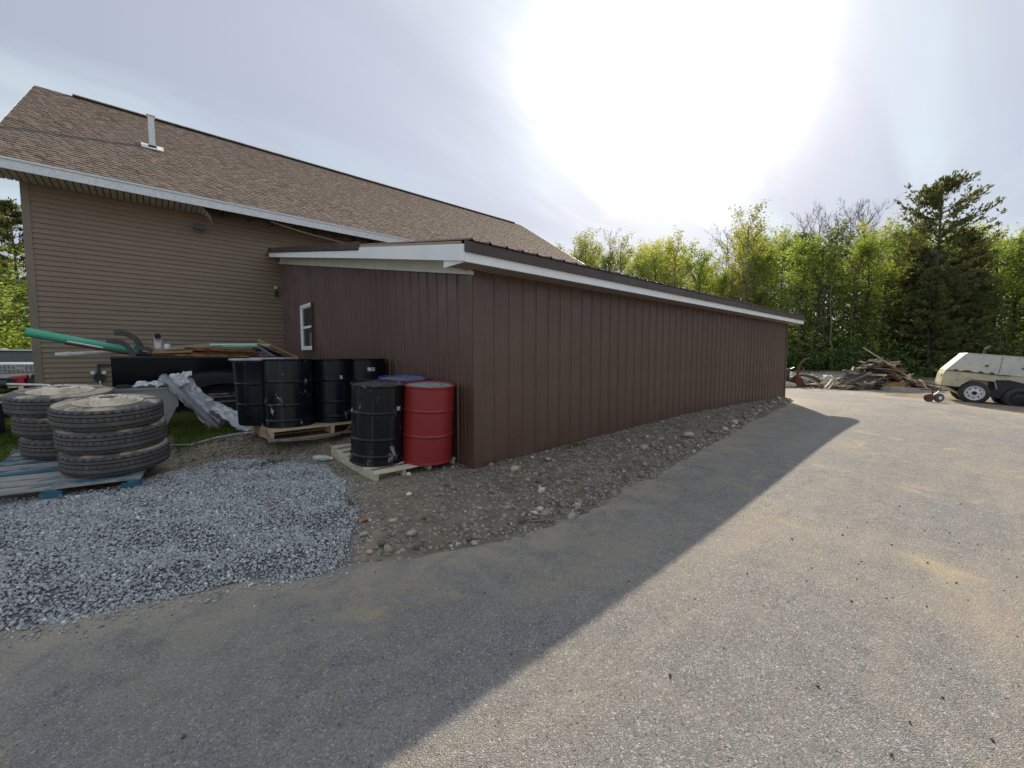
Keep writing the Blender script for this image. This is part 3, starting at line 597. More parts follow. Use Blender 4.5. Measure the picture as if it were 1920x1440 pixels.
# dark strip that paints the shadow gap under the panels
mb = MB(); mb.box((SX+.05, SY+.013, .0), (XE-.05, SY+.05, .215)); sb(mb, 'shadow_strip', MT['dark'])
# frieze board and its lower lip
def skewbox(x0, x1, pts):  # pts = (y, z) outline
    mb = MB(); n = len(pts); mb.add([(x0, y, z) for y, z in pts]+[(x1, y, z) for y, z in pts], [tuple(range(n)), tuple(range(2*n-1, n-1, -1))]+[(i,(i+1)%n,n+(i+1)%n,n+i) for i in range(n)]); return mb
sb(skewbox(2.685, 2.703, [(3.735,ft(3.735)+.035),(YE-.03,ft(YE)+.03),(YE-.03,4.122),(3.735,2.550)]), 'frieze_board', MT['white_frieze'])
sb(skewbox(2.665, 2.705, [(3.70,ft(3.70)-.005),(YE,ft(YE)-.005),(YE,ft(YE)+.034),(3.70,ft(3.70)+.034)]), 'frieze_trim', MT['white_frieze'])
# rake fascia (two lengths), its metal cap and the bare wood edge
rk = lambda y: 2.44+(.185*(y-3.4) if y < 6.1 else .185*2.7+.181*(y-6.1))
sb(skewbox(2.36, 2.38, [(3.40,rk(3.40)),(6.08,rk(6.08)),(6.08,rk(6.08)+.155),(3.40,rk(3.40)+.165)]), 'rake_fascia', MT['white_trim'])
sb(skewbox(2.36, 2.38, [(6.084,rk(6.084)),(11.9,rk(11.9)),(11.9,rk(11.9)+.10),(6.084,rk(6.084)+.11)]), 'rake_fascia', MT['white_trim'])
sb(skewbox(2.34, 2.385, [(6.05,rk(6.05)+.125),(11.93,rk(11.93)+.103),(11.93,rk(11.93)+.215),(6.05,rk(6.05)+.235)]), 'rake_cap', MT['brown_trim'])
sb(skewbox(2.366, 2.386, [(3.46,rk(3.46)+.170),(6.04,rk(6.04)+.160),(6.04,rk(6.04)+.185),(3.46,rk(3.46)+.195)]), 'wood_edge', MT['rawwood_trim'])
# roof deck and rake soffit
sb(skewbox(2.384, 14.36, [(3.44,2.50),(12.28,4.13),(12.28,4.17),(3.44,2.585)]), 'roof_deck', MT['rafter'])
sb(skewbox(2.384, 2.684, [(3.84,2.560),(12.2,4.101),(12.2,4.108),(3.84,2.567)]), 'rake_soffit', MT['soffit_wood'])
# eave: fascia, brown drip edge, soffit panels, box return
mb = MB(); mb.box((2.384, 3.40, 2.437), (14.37, 3.42, 2.532)); sb(mb, 'eave_fascia', MT['white_trim'])
mb = MB(); mb.box((2.375, 3.380, 2.536), (14.375, 3.3995, 2.640)); mb.box((2.375, 3.372, 2.530), (14.375, 3.380, 2.545)); sb(mb, 'drip_edge', MT['brown_trim'])
mb = MB(); mb.box((2.384, 3.425, 2.437), (2.40, 3.80, 2.53)); sb(mb, 'box_return', MT['white_trim'])
mb = MB(); mb.box((2.402, 3.80, 2.437), (2.684, 3.815, 2.53)); sb(mb, 'box_return', MT['white_frieze'])
mb = MB(); mb.box((14.36, 3.425, 2.437), (14.375, 3.80, 2.60)); sb(mb, 'box_return', MT['white_trim'])
sme = None; xx = 2.403
while xx < 14.34:
    w = min(.305, 14.355-xx); mb = MB()
    for k in range(3): mb.box((k*w/3+.003, 3.424, 2.452), ((k+1)*w/3-.003, 3.80 if xx < 2.40 else 3.745, 2.458))
    mb.box((0, 3.424, 2.459), (w, 3.745, 2.463)); o = mb.build('soffit_panel', MT['soffit_wood']); o.location = (xx, 0, 0); sloc(o); xx += .305
mb = MB(); mb.box((2.405, 3.746, 2.4525), (2.684, 3.798, 2.460)); sb(mb, 'soffit_panel', MT['soffit_wood'])
# ribbed roof panels
def roofpanel(w):
    vs = []; fs = []; pts = [q for q in PRO if q[0] <= w+1e-6]
    if pts[-1][0] < w: pts.append((w, 0))
    for u, d in pts:
        hh = d if d > .01 else d*.3
        vs += [(u, 3.362, 2.650+hh), (u, 11.62, 2.650+.1795*(11.62-3.362)+hh), (u, 3.362, 2.642+hh*.95)]
    for i in range(len(pts)-1): a = 3*i; fs += [(a, a+3, a+4, a+1), (a+2, a+5, a+3, a)]
    mb = MB(); mb.add(vs, fs); return mb
rme = roofpanel(.9144).mesh('roof_panel', MT['brown_roof']); xx = 2.42
while xx < 14.3:
    w = min(.9144, 14.375-xx); o = link('roof_panel', rme, None, (xx, 0, 0)) if w > .9 else roofpanel(w).build('roof_panel', MT['brown_roof'], None, None, (xx,0,0)); sloc(o); xx += .9144
# window in the gable wall
win = MB(); y0, y1, z0, z1 = 9.50, 10.42, 1.64, 2.66
for a, b in (((2.655,y1-.06,z0),(2.70,y1,z1)), ((2.655,y0+.06,z1-.06),(2.70,y1-.06,z1)), ((2.655,y0+.06,z0),(2.70,y1-.06,z0+.06))): win.box(a, b)
wf = sb(win, 'window', MT['white_trim'])
mb = MB(); mb.box((2.648, y0+.03, z0-.002), (2.70, y0+.060, z1+.002)); sb(mb, 'window_channel', MT['brown'])
def child(mb, name, m, parent):
    o = mb.build(name, m); o.parent = parent; o.matrix_parent_inverse = parent.matrix_world.inverted() if False else Matrix.Identity(4); return o
def pane(y0, y1, z0, z1, xf):
    mb = MB(); mb.box((xf, y0, z0), (xf+.006, y1, z1)); return mb
child(pane(y0+.061, y1-.10, 2.18, z1-.09, 2.690), 'pane', MT['glass'], wf); child(pane(y0+.061, y1-.10, z0+.09, 2.12, 2.692), 'pane', MT['glass'], wf)
mb = MB()
for a, b in (((2.668,y0+.061,2.125),(2.700,y1-.061,2.175)), ((2.668,y1-.098,z0+.061),(2.700,y1-.061,2.124)), ((2.670,y1-.098,2.176),(2.700,y1-.061,z1-.061)), ((2.671,y0+.099,z1-.088),(2.700,y1-.099,z1-.061)), ((2.671,y0+.099,z0+.061),(2.700,y1-.099,z0+.088))): mb.box(a, b)
child(mb, 'sash', MT['white_trim'], wf)
mb = MB(); mb.box((2.684, y0+.12, z0+.10), (2.6885, y0+.34, 2.02)); child(mb, 'curtain', MT['blind'], wf)

# ------------------------------------------------------------------ house
HY = 12.32; HX0, HX1 = -1.70, 16.10; ZS = 4.85
house = thing('house', 'big house with taupe vinyl siding and brown shingle roof behind the metal shed', 'house', (HX0, HY, 0.0))
def hl(o): o.parent = house; o.matrix_parent_inverse = Matrix.Translation((-HX0, -HY, 0)); return o
def hb(mb, name, m, sm=None): return hl(mb.build(name, m, None, sm))
YB = 24.0; s_r = (9.15-5.06)/(18-11.6)
cr = MB(); cr.box((HX0+.02, HY+.02, .55), (HX1, YB, ZS)); hb(cr, 'wall_core', MT['dark'])
cg = MB(); cg.add([(HX0+.02,HY+.02,ZS),(HX0+.02,YB,ZS),(HX0+.02,18,8.95),(HX1,HY+.02,ZS),(HX1,YB,ZS),(HX1,18,8.95)], [(0,1,2),(5,4,3),(0,2,5,3),(1,4,5,2),(0,3,4,1)]); hb(cg, 'gable_core', MT['dark'])
mb = MB(); mb.box((HX0+.03, HY+.025, -.2), (HX1-.03, YB-.03, .548)); hb(mb, 'foundation', MT['concrete'])
SP = [(0,.002),(0,.024),(.006,.024),(.0985,.006),(.1016,.004),(.1016,.026),(.1076,.026),(.2002,.006),(.2032,.004)]
def sidemesh(w, axis_='x'):
    vs = []; fs = []
    for z, d in SP:
        if axis_ == 'x': vs += [(0, -d, z), (w, -d, z)]
        else: vs += [(-d, 0, z), (-d, w, z)]
    for i in range(len(SP)-1): fs.append((2*i, 2*i+1, 2*i+3, 2*i+2))
    return MB().add(vs, fs)
SC = {}
def siding(x, z, w):
    k = round(w, 3)
    if k not in SC: SC[k] = sidemesh(k).mesh('siding_panel', MT['siding'])
    hl(link('siding_panel', SC[k], None, (x, HY+.004, z)))
zrow = .56; r = 0
while zrow < ZS-.02:
    x = HX0+.09; off = [2.1, 3.3, 1.2, 2.7, .7][r % 5]; first = True
    while x < HX1-.1:
        w = (off if first else 3.66); first = False; w = min(w, HX1-.1-x); siding(x, zrow, w); x += w+.0
    zrow += .2032; r += 1
zrow = .56; gme = sidemesh(YB-HY-.1, 'y').mesh('siding_panel', MT['siding'])
while zrow < ZS-.02: hl(link('siding_panel', gme, None, (HX0+.004, HY+.09, zrow))); zrow += .2032
while zrow < 8.8:
    dd_ = (zrow+.2-5.06)/s_r; a = 11.6+dd_+.1; b = 24.4-dd_-.1
    if b-a > .3: hl(sidemesh(b-a, 'y').build('siding_panel', MT['siding'], None, None, (HX0+.004, a, zrow)))
    zrow += .2032
mb = MB(); mb.box((HX0-.022, HY-.026, .55), (HX0+.09, HY-.018, ZS)); mb.box((HX0-.022, HY-.018, .55), (HX0-.014, HY+.09, ZS)); mb.box((HX0+.078, HY-.018, .55), (HX0+.09, HY+.002, ZS)); hb(mb, 'corner_post', MT['corner'])
mb = MB(); mb.box((HX0, HY-.03, .52), (HX1, HY+.012, .556)); hb(mb, 'starter_trim', MT['corner'])
# roof
RX0, RX1 = -2.10, 16.51; EY0, EZ0, RY, RZ = 11.60, 5.045, 18.0, 9.135
th = math.atan2(RZ-EZ0, RY-EY0); SL = math.hypot(RZ-EZ0, RY-EY0)
mb = skewbox(RX0+.01, RX1-.01, [(EY0+.02,EZ0-.01),(RY,RZ-.01),(2*RY-EY0-.02,EZ0-.01),(2*RY-EY0-.02,EZ0-.10),(RY,RZ-.14),(EY0+.02,EZ0-.10)]); hb(mb, 'roof_deck', MT['rafter'])
x = NT('brown_asphalt_shingle'); p = x.pos()
sx = x.n('ShaderNodeSeparateXYZ'); x.l(p, sx.inputs[0])
rowi = x.math('FLOOR', x.math('DIVIDE', x.math('SUBTRACT', sx.outputs[2], EZ0-.005), .143*math.sin(th)))
wv = x.n('ShaderNodeTexWhiteNoise', noise_dimensions='2D'); cb = x.n('ShaderNodeCombineXYZ')
rs = x.n('ShaderNodeTexWhiteNoise', noise_dimensions='1D'); x.l(rowi, rs.inputs['W'])
x.l(x.math('FLOOR', x.math('ADD', x.math('DIVIDE', sx.outputs[0], .165), rs.outputs[0])), cb.inputs[0]); x.l(rowi, cb.inputs[1]); x.l(cb.outputs[0], wv.inputs['Vector'])
tone = x.mix(wv.outputs[0], (0.092,0.064,0.051), (0.245,0.182,0.148)); tone = x.mix(x.mr(x.noise(p, 1.1, 4, .6), .4, .7), tone, (0.165,0.135,0.112))
tone = x.mix(x.mr(x.noise(p, 260, 2, .8), .35, .7, 0, .4), tone, (0.26,0.215,0.18))
MT['shingle'] = x.fin(tone, .92, 0, x.bump(x.noise(p, 300, 2, .8), .4, .003), spec=.2)
def shingle_mb(w, seed):
    r = random.Random(seed); mb = MB(); c, s = math.cos(th), math.sin(th)
    def q(u, v, n): return (u, v*c-n*s, v*s+n*c)
    def slab(u0, u1, v1, n0, n1, t=.0):
        vs = [q(u0,-.0,n0),(q(u1,-.0,n0)),q(u1,v1,n1),q(u0,v1,n1),q(u0,0,.0),q(u1,0,.0),q(u0,v1,.0),q(u1,v1,.0)]
        mb.add(vs, [(0,1,2,3),(4,5,1,0),(4,0,3,6),(5,7,2,1)])
    slab(.002, w-.002, .150, .010, .003)
    u = r.uniform(0, .08)
    while u < w-.05:
        tw = min(r.uniform(.09, .21), w-.004-u); slab(u, u+tw, .149, .0165, .005); u += tw+r.uniform(.05, .15)
    return mb
SHV = [shingle_mb(1.0, k).mesh('shingle', MT['shingle']) for k in range(6)]
cands = []; row = 0
while row*.143 < SL-.10:
    u = RX0-random.Random(row).uniform(0, .95)
    while u < RX1-.02:
        u0 = max(u, RX0); u1 = min(u+1.0, RX1)
        if u1-u0 > .06:
            y = EY0+row*.143*math.cos(th); z = EZ0+row*.143*math.sin(th); cands.append((math.dist((u0+.5, y, z), (0,0,1.5)), u0, u1, y, z, row))
        u += 1.0
    row += 1
cands.sort(); jv, jf = MB(), None; npart = 0; joined = MB()
for k, (d_, u0, u1, y, z, row) in enumerate(cands):
    vis = u1 > -1.95 or True
    if npart < 300:
        if u1-u0 > .999: o = link('shingle', SHV[(row*7+k) % 6], None, (u0, y, z))
        else: o = shingle_mb(u1-u0, k).build('shingle', MT['shingle'], None, None, (u0, y, z))
        hl(o); npart += 1
    else:
        sm_ = SHV[(row*7+k) % 6] if u1-u0 > .999 else None
        if sm_: vs = [(v.co.x+u0, v.co.y+y, v.co.z+z) for v in sm_.vertices]; fs = [tuple(f.vertices) for f in sm_.polygons]
        else: m2 = shingle_mb(u1-u0, k); vs = [(a+u0, b+y, c+z) for a, b, c in m2.v]; fs = m2.f
        joined.add(vs, fs)
me = bpy.data.meshes.new('shingles'); me.from_pydata(joined.v, [], joined.f); me.update(); me.materials.append(MT['shingle']); o = hl(link('upper_shingles', me)); o['kind'] = 'stuff'
# ridge vent and caps, rake edge, fascia, soffit
mb = MB(); c1_ = (-1.0, 16.35); mb.prism([(-.13,-.055),(0,.025),(.13,-.055),(.13,-.09),(-.13,-.09)], 0, 1)
rv = skewbox(-1.35, 16.0, [(RY-.14,RZ-.03),(RY,RZ+.055),(RY+.14,RZ-.03),(RY+.14,RZ-.07),(RY-.14,RZ-.07)]); hb(rv, 'ridge_vent', MT['dark'])
hb(skewbox(-1.35, 16.0, [(RY-.17,RZ-.022),(RY,RZ+.075),(RY+.17,RZ-.022),(RY+.17,RZ-.034),(RY,RZ+.058),(RY-.17,RZ-.034)]), 'ridge_cap', MT['shingle'])
for xa in (RX0-.012, RX1-.006): hb(skewbox(xa, xa+.018, [(EY0,EZ0-.14),(EY0,EZ0+.012),(RY,RZ+.012),(2*RY-EY0,EZ0+.012),(2*RY-EY0,EZ0-.14),(RY,RZ-.16)]), 'rake_board', MT['white_alu'])
mb = MB(); mb.box((RX0, 11.608, 4.838), (RX1, 11.630, 5.0)); hb(mb, 'fascia', MT['white_alu'])
mb = MB(); mb.box((RX0, 11.590, 5.003), (RX1, 11.640, 5.043)); hb(mb, 'drip_edge', MT['white_alu'])
xx = RX0+.02
while xx < .70:
    mb = MB()
    for k in range(3): mb.box((k*.1016+.009, 11.632, 4.838), ((k+1)*.1016-.009, 12.295, 4.846))
    hl(mb.build('soffit_panel', MT['soffit'], None, None, (xx, 0, 0))); xx += .3048
mb = MB(); mb.box((RX0+.02, 11.632, 4.862), (.72, 12.30, 4.872)); hb(mb, 'soffit_backing', MT['dark'])
# the loose soffit end that curls down
prev = (xx, 4.848); ang = 0
mb = MB(); 
for k in range(6):
    ang += R(15); nx = prev[0]+.075*math.cos(ang); nz = prev[1]-.075*math.sin(ang)
    a, b = Vector((prev[0]+.006, 11.66+.03*k, prev[1])), Vector((nx-.006, 11.69+.03*k, nz)); a2, b2 = a+Vector((0,.58-.09*k,0)), b+Vector((0,.58-.09*(k+1),0)); t = Vector((0,0,.006))
    mb.add([a,b,b2,a2,a+t,b+t,b2+t,a2+t], [(0,1,2,3),(4,7,6,5),(0,4,5,1),(1,5,6,2),(2,6,7,3),(3,7,4,0)]); prev = (nx, nz)
o = hb(mb, 'loose_soffit', MT['soffit']); o['label'] = 'end of the soffit curled down and hanging open'
for i in range(30): mb = MB(); xr_ = .95+i*.52; mb.box((xr_, 11.64, 4.87), (xr_+.04, 12.3, 4.96)); hb(mb, 'rafter', MT['rafter'])
mb = MB(); mb.box((.95, 12.262, 4.70), (HX1, 12.298, 4.725)); hb(mb, 'soffit_channel', MT['corner'])
mb = MB(); pth = [(2.4,11.75,4.83),(3.2,11.80,4.72),(4.2,11.86,4.66),(5.4,11.95,4.66)]; mb.tube(pth, .014, 6); hb(mb, 'loose_cable', MT['cable'])
mb = MB(); mb.tube([(4.35,12.05,4.33),(4.9,11.9,4.55)], .022, 6); hb(mb, 'loose_batten', MT['cable'])
# flood light at the soffit end
fl = MB(); fl.cbox((1.0, 12.12, 4.50), (.20, .10, .12)); fl.cbox((1.0, 12.10, 4.50), (.23, .035, .075)); fo = hb(fl, 'flood_light', MT['grey_plastic'])
fl = MB(); fl.tube([(1.0,12.17,4.5),(1.0,12.30,4.55)], .025, 8); o = fl.build('lamp_bracket', MT['grey_plastic']); o.parent = fo
# small camera on the wall beside the shed
fl = MB(); fl.cbox((2.57, 12.28, 3.12), (.07,.04,.12)); fl.tube([(2.57,12.26,3.16),(2.55,12.2,3.26)], .018, 8); fo = hb(fl, 'wall_camera', MT['brown_trim'])
fl = MB(); fl.tube([(2.55,12.24,3.30),(2.53,12.12,3.27)], .035, 12); o = fl.build('camera_head', MT['white_pvc']); o.parent = fo
# outdoor lamp pair on a black round box, cord below
fl = MB(); fl.tube([(-.82,12.295,1.05),(-.82,12.235,1.05)], .085, 20); fl.cbox((-.82,12.27,1.22), (.035,.035,.24)); fl.box((-.82,12.262,1.30), (-.50,12.288,1.335)); fo = hb(fl, 'wall_junction_box', MT['black_plastic'])
for s_ in (-1, 1): fl = MB(); fl.tube([(-.82+s_*.075,12.24,1.15),(-.82+s_*.085,12.15,1.16)], .036, 12); o = fl.build('lamp_head', MT['white_pvc']); o.parent = fo
fl = MB(); fl.tube([(-.81,12.24,.98),(-.80,12.22,.90),(-.87,12.24,.78),(-.95,12.25,.66)], .012, 6); o = fl.build('cord', MT['white_pvc']); o.parent = fo
# roof flue
fl = MB(); c_, q_ = .30, 14.50; Mz = Matrix.Translation((c_, q_, 6.90)); fl.box((-.062,-.062,.04), (.062,.062,.80), Mz); fo = hb(fl, 'flue', MT['white_alu'])
fl = MB(); fl.box((-.09,-.09,.80), (.09,.09,.815), Mz); o = fl.build('flue_cap', MT['white_alu']); o.parent = fo
fl = MB(); Mr = Matrix.Translation((c_, q_, 6.925)) @ Matrix.Rotation(th, 4, 'X'); fl.box((-.22,-.20,.0), (.22,.20,.025), Mr); o = fl.build('flashing', MT['white_pvc']); o.parent = fo
fl = MB(); fl.box((-.085,-.085,-.02), (.085,.085,.05), Mz); o = fl.build('flue_collar', MT['dark']); o.parent = fo

# ------------------------------------------------------------------ pallets
def RM(loc, rx, rz): return Matrix.Translation(loc) @ Matrix.Rotation(rz, 4, 'Z') @ Matrix.Rotation(rx, 4, 'X')
def pallet(name, label, loc, rz, L_, D_, deck_n, bw, deckm, blockm, blocks=True, group='wooden shipping pallets', rot=None, along='x'):
    t = thing(name, label, 'pallet', loc, rz, group, rot)
    H = .144; 
    def piece(nm, lo, hi, m, j=.004):
        c = [(a+b)/2 for a, b in zip(lo, hi)]; s_ = [b-a for a, b in zip(lo, hi)]; mb = MB(); mb.cbox((0,0,0), s_, None, j); o = mb.build(nm, m, t); o.location = c; o.rotation_euler = (0, random.uniform(-.004,.004), random.uniform(-.008,.008)); return o
    gap = (D_-deck_n*bw)/(deck_n-1)
    for k in range(deck_n):
        e = random.uniform(-.012, .012); piece('deck_board', (e, k*(bw+gap), H-.020), (L_+e, k*(bw+gap)+bw, H), deckm, .0025)
    if blocks:
        for i in range(3):
            for j in range(3):
                bx = [0, L_/2-.07, L_-.14][i]; by = [0, D_/2-.05, D_-.10][j]; piece('block', (bx, by, .020), (bx+.14, by+.10, H-.040), blockm)
        for i in range(3): bx = [0, L_/2-.05, L_-.10][i]; piece('cross_board', (bx, 0, H-.040), (bx+.10, D_, H-.0205), blockm)
        for j in range(3): by = [0, D_/2-.05, D_-.10][j]; piece('bottom_board', (0, by, 0), (L_, by+.10, .0195), blockm)
    else:
        for i in range(4 if L_ < 1.1 else 3):
            nn = 4 if L_ < 1.1 else 3; bx = i*(L_-.04)/(nn-1); piece('stringer', (bx, 0, .016), (bx+.04, D_, H-.0205), blockm)
        for j in range(3): by = [0, D_/2-.05, D_-.10][j]; piece('bottom_board', (0, by, 0), (L_, by+.10, .0155), blockm)
    return t
T1 = .175
pallet('pallet', 'worn blue painted pallet under the two stacks of truck tyres', (-1.33, 5.56, T1), R(-8.5), 1.22, 1.50, 9, .135, MT['blue_deck'], MT['blue_block'], rot=(R(6), 0, R(-8.5)))
T2 = .150
pallet('pallet', 'weathered grey pallet under the red drum at the shed corner', (1.68, 4.05, T2), R(1.5), 1.0, 1.22, 7, .10, MT['pallet_grey'], MT['pallet_grey'], False, rot=(R(4.5), 0, R(1.5)))
T3 = .445
pallet('pallet', 'fresh yellow wood pallet under the cluster of black drums', (1.06, 5.66, T3), R(2.0), 1.50, 1.05, 7, .10, MT['pallet_new'], MT['pallet_new'], False)

# ------------------------------------------------------------------ truck wheels
def tyre_mesh(Ro=.42, w=.226):
    mb = MB(); n = 144; hw = w/2
    prof = [(.255,-hw+.045,0),(.262,-hw+.012,0),(.31,-hw,0),(.372,-hw+.004,0),(.400,-hw+.018,0),(Ro-.004,-hw+.034,1),(Ro,-.066,1),(Ro-.012,-.065,2),(Ro-.012,-.058,2),(Ro,-.057,3),(Ro,-.018,3),(Ro-.012,-.017,2),(Ro-.012,-.011,2),(Ro,-.010,4),(Ro,.026,4),(Ro-.012,.027,2),(Ro-.012,.034,2),(Ro,.035,5),(Ro,.060,5),(Ro-.012,.061,2),(Ro-.012,.067,2),(Ro,.068,1),(Ro-.004,hw-.034,1),(.400,hw-.018,0),(.372,hw-.004,0),(.31,hw,0),(.262,hw-.012,0),(.255,hw-.045,0)]
    vs = []; m = len(prof); tps = [q[2] for q in prof]
    for k in range(n):
        for r_, z, tp in prof:
            a = 2*PI*k/n; rr = r_
            if tp == 1 and k % 4 == 0: rr -= .013
            vs.append((rr*math.cos(a), rr*math.sin(a), z))
    fs = []; mi = []
    for k in range(n):
        for i in range(m-1):
            fs.append((k*m+i, ((k+1)%n)*m+i, ((k+1)%n)*m+i+1, k*m+i+1)); a, b = tps[i], tps[i+1]
            notch = (a == b) and ((a == 1 and k % 4 in (0,3)) or (a == 4 and k % 3 == 1))
            mi.append(1 if (a == 0 and b == 0) else 2 if (a == 2 and b == 2) or (2 in (a, b)) else (3 if notch else 0))
    me = bpy.data.meshes.new('tyre'); me.from_pydata(vs, [], fs); me.update()
    for mm in ('rubber', 'sidewall', 'groove', 'groove2'): me.materials.append(MT[mm])
    me.polygons.foreach_set('material_index', mi); return me
def rim_mesh():
    mb = MB(); mb.lathe([(.262,.108),(.255,.112),(.246,.104),(.240,.075),(.232,.055),(.228,-.02),(.226,-.075),(.240,-.104),(.258,-.108)], 48)
    mb.lathe([(.229,-.012),(.205,.018),(.165,.042),(.150,.060),(.142,.140),(.138,.152),(.128,.156),(.082,.156),(.080,.140)], 48)
    return mb.mesh('rim', MT['rim_cream'], 40)
TYM, RIM = tyre_mesh(), rim_mesh()
hh = MB()
for k in range(6):
    a = 2*PI*(k+.3)/6; c, s_ = math.cos(a), math.sin(a); Mh = Matrix.Translation((c*.190, s_*.190, .0345)) @ Matrix.Rotation(a, 4, 'Z') @ Matrix.Rotation(R(33), 4, 'Y'); hh.lathe([(.0,.0),(.026,.0),(.028,-.01)], 14, Mh)
HHM = hh.mesh('hand_hole', MT['dark'])
hh = MB(); hh.lathe([(.0,.138),(.0795,.138)], 24); BORE = hh.mesh('hub_bore', MT['dark'])
hh = MB()
for k in range(8): a = 2*PI*k/8; hh.lathe([(.0,.1575),(.011,.1575),(.012,.1550)], 8, Matrix.Translation((math.cos(a)*.106, math.sin(a)*.106, 0)))
BOLT = hh.mesh('bolt_holes', MT['dark'])
PM1 = RM((-1.33, 5.56, T1), R(6), R(-8.5))
def wheel(lx, ly, k, rz, label, tilt=(0,0)):
    M_ = PM1 @ Matrix.Translation((lx, ly, .146+.113+k*.2285)) @ Matrix.Rotation(tilt[0], 4, 'X') @ Matrix.Rotation(tilt[1], 4, 'Y') @ Matrix.Rotation(rz, 4, 'Z')
    t = thing('stacked_tyre', label, 'wheel', M_.to_translation(), group='truck wheels stacked on the blue pallet', rot=M_.to_euler())
    link('tyre', TYM, t); r = link('rim', RIM, t); o = link('hand_holes', HHM, r); o['kind'] = 'stuff'; link('hub_bore', BORE, r); o = link('bolt_holes', BOLT, r); o['kind'] = 'stuff'; return t
wheel(.98, .49, 0, .3, 'bottom truck wheel of the nearer stack, flat on the blue pallet')
wheel(.965, .50, 1, 1.1, 'middle truck wheel of the nearer stack', (.004,0))
wheel(.95, .495, 2, 2.0, 'top truck wheel of the nearer stack with dusty cream rim', (.008,.010))
wheel(.50, 1.24, 0, .7, 'bottom truck wheel of the farther left stack')
wheel(.46, 1.25, 1, 1.9, 'middle truck wheel of the farther left stack', (-.004,.004))
wheel(.42, 1.255, 2, .1, 'top truck wheel of the farther left stack with tan dust on its rim', (.010,.0))

# ------------------------------------------------------------------ drums
def drum_profile(hoops, r=.2855, H=.876, rim=.2985):
    p = [(.0,.012),(r-.012,.012),(r-.008,.0),(rim-.004,.0),(rim,.006),(rim-.001,.014),(r,.022)]
    for z in hoops: p += [(r,z-.018),(r+.006,z-.010),(r+.0125,z),(r+.006,z+.010),(r,z+.018)]
    p += [(r,H-.024),(rim-.001,H-.016),(rim,H-.008),(rim-.004,H),(r-.006,H),(r-.010,H-.006),(r-.014,H-.020)]
    return p
def drum(x, y, z, label, body, lid, hoops=(.30,.59), rz=0.0, tilt=(0,0), stickers=(), s=1.0, bung=True, PM=None):
    t = thing('steel_drum', label, 'drum', (x, y, z), group='steel drums on pallets beside the shed', rot=(tilt[0], tilt[1], rz))
    if PM is not None: q_ = PM.inverted() @ Vector((x, y, T2)); M_ = PM @ Matrix.Translation((q_.x, q_.y, .147)) @ Matrix.Rotation(rz, 4, 'Z'); t.location = M_.to_translation(); t.rotation_euler = M_.to_euler()
    if s != 1.0: t.scale = (s, s, s)
    mb = MB(); mb.lathe(drum_profile(hoops), 64); mb.build('body', body, t, 28)
    mb = MB(); mb.lathe([(.0,.853),(.24,.853),(.262,.855),(.272,.858)], 48); l = mb.build('lid', lid, t, 30)
    if bung:
        mb = MB(); mb.lathe([(0,.864),(.024,.864),(.028,.853)], 14, Matrix.Translation((.19,.0,0))); mb.build('bung', lid, l)
        mb = MB(); mb.lathe([(0,.862),(.013,.862),(.015,.853)], 10, Matrix.Translation((-.2,.02,0))); mb.build('bung', lid, l)
    for a, zz, w, h in stickers:
        mb = MB(); n = 5; r_ = .2872
        vs = [(r_*math.cos(a+(i/n-.5)*w/r_), r_*math.sin(a+(i/n-.5)*w/r_), zz+j*h) for j in (0, 1) for i in range(n+1)]; mb.add(vs, [(i, i+1, n+2+i, n+1+i) for i in range(n)]); st = mb.build('sticker', MT['sticker'], t)
        mb = MB()
        for q in range(3):
            a0 = a+(random.uniform(-.4,.1))*w/r_; r2 = .2879; hz = zz+h*(.2+.25*q); vs = [(r2*math.cos(a0+i*.2*w/r_), r2*math.sin(a0+i*.2*w/r_), hz+j*h*.12) for j in (0,1) for i in range(3)]; mb.add(vs, [(0,1,4,3),(1,2,5,4)])
        mb.build('print', MT['ink'], st)
    return t
dz2 = T2+.144; dz3 = T3+.144
PM2 = RM((1.68, 4.05, T2), R(4.5), R(1.5))
def face(x, y, off): return math.atan2(-y, -x)+off
drum(1.905, 4.50, dz2+.002, 'black drum with scuffs and a torn white sticker on the grey pallet', MT['drum_black'], MT['lid_black'], (.10,.285,.575), 0, (.0,.0), [(face(1.9,4.5,.80), .60, .055, .042)], bung=False, PM=PM2)
drum(2.395, 4.235, dz2+.002, 'red drum with grey lid standing next to the shed corner', MT['drum_red'], MT['lid_grey'], (.315,.60), .4, PM=PM2)
drum(2.385, 4.87, dz2, 'blue drum with a rusty lid behind the red one', MT['drum_blue'], MT['lid_rust'], (.315,.60), 1.0, PM=PM2)
drum(1.37, 6.04, dz3+.002, 'black drum splashed with white at the front of the yellow wood pallet', MT['drum_black'], MT['lid_black'], (.085,.285,.585), 2.2)
drum(1.965, 6.07, dz3+.002, 'black drum second on the yellow pallet with a small white sticker', MT['drum_black2'], MT['lid_black'], (.085,.285,.585), 0, (0,0), [(face(1.965,6.07,.32), .60, .035, .045)])
drum(2.385, 5.99, dz3+.002, 'black drum against the shed wall, seen above the blue drum', MT['drum_black2'], MT['lid_black'], (.10,.285,.575), 0, (0,0), [(face(2.36,5.8,.30), .70, .10, .05)])
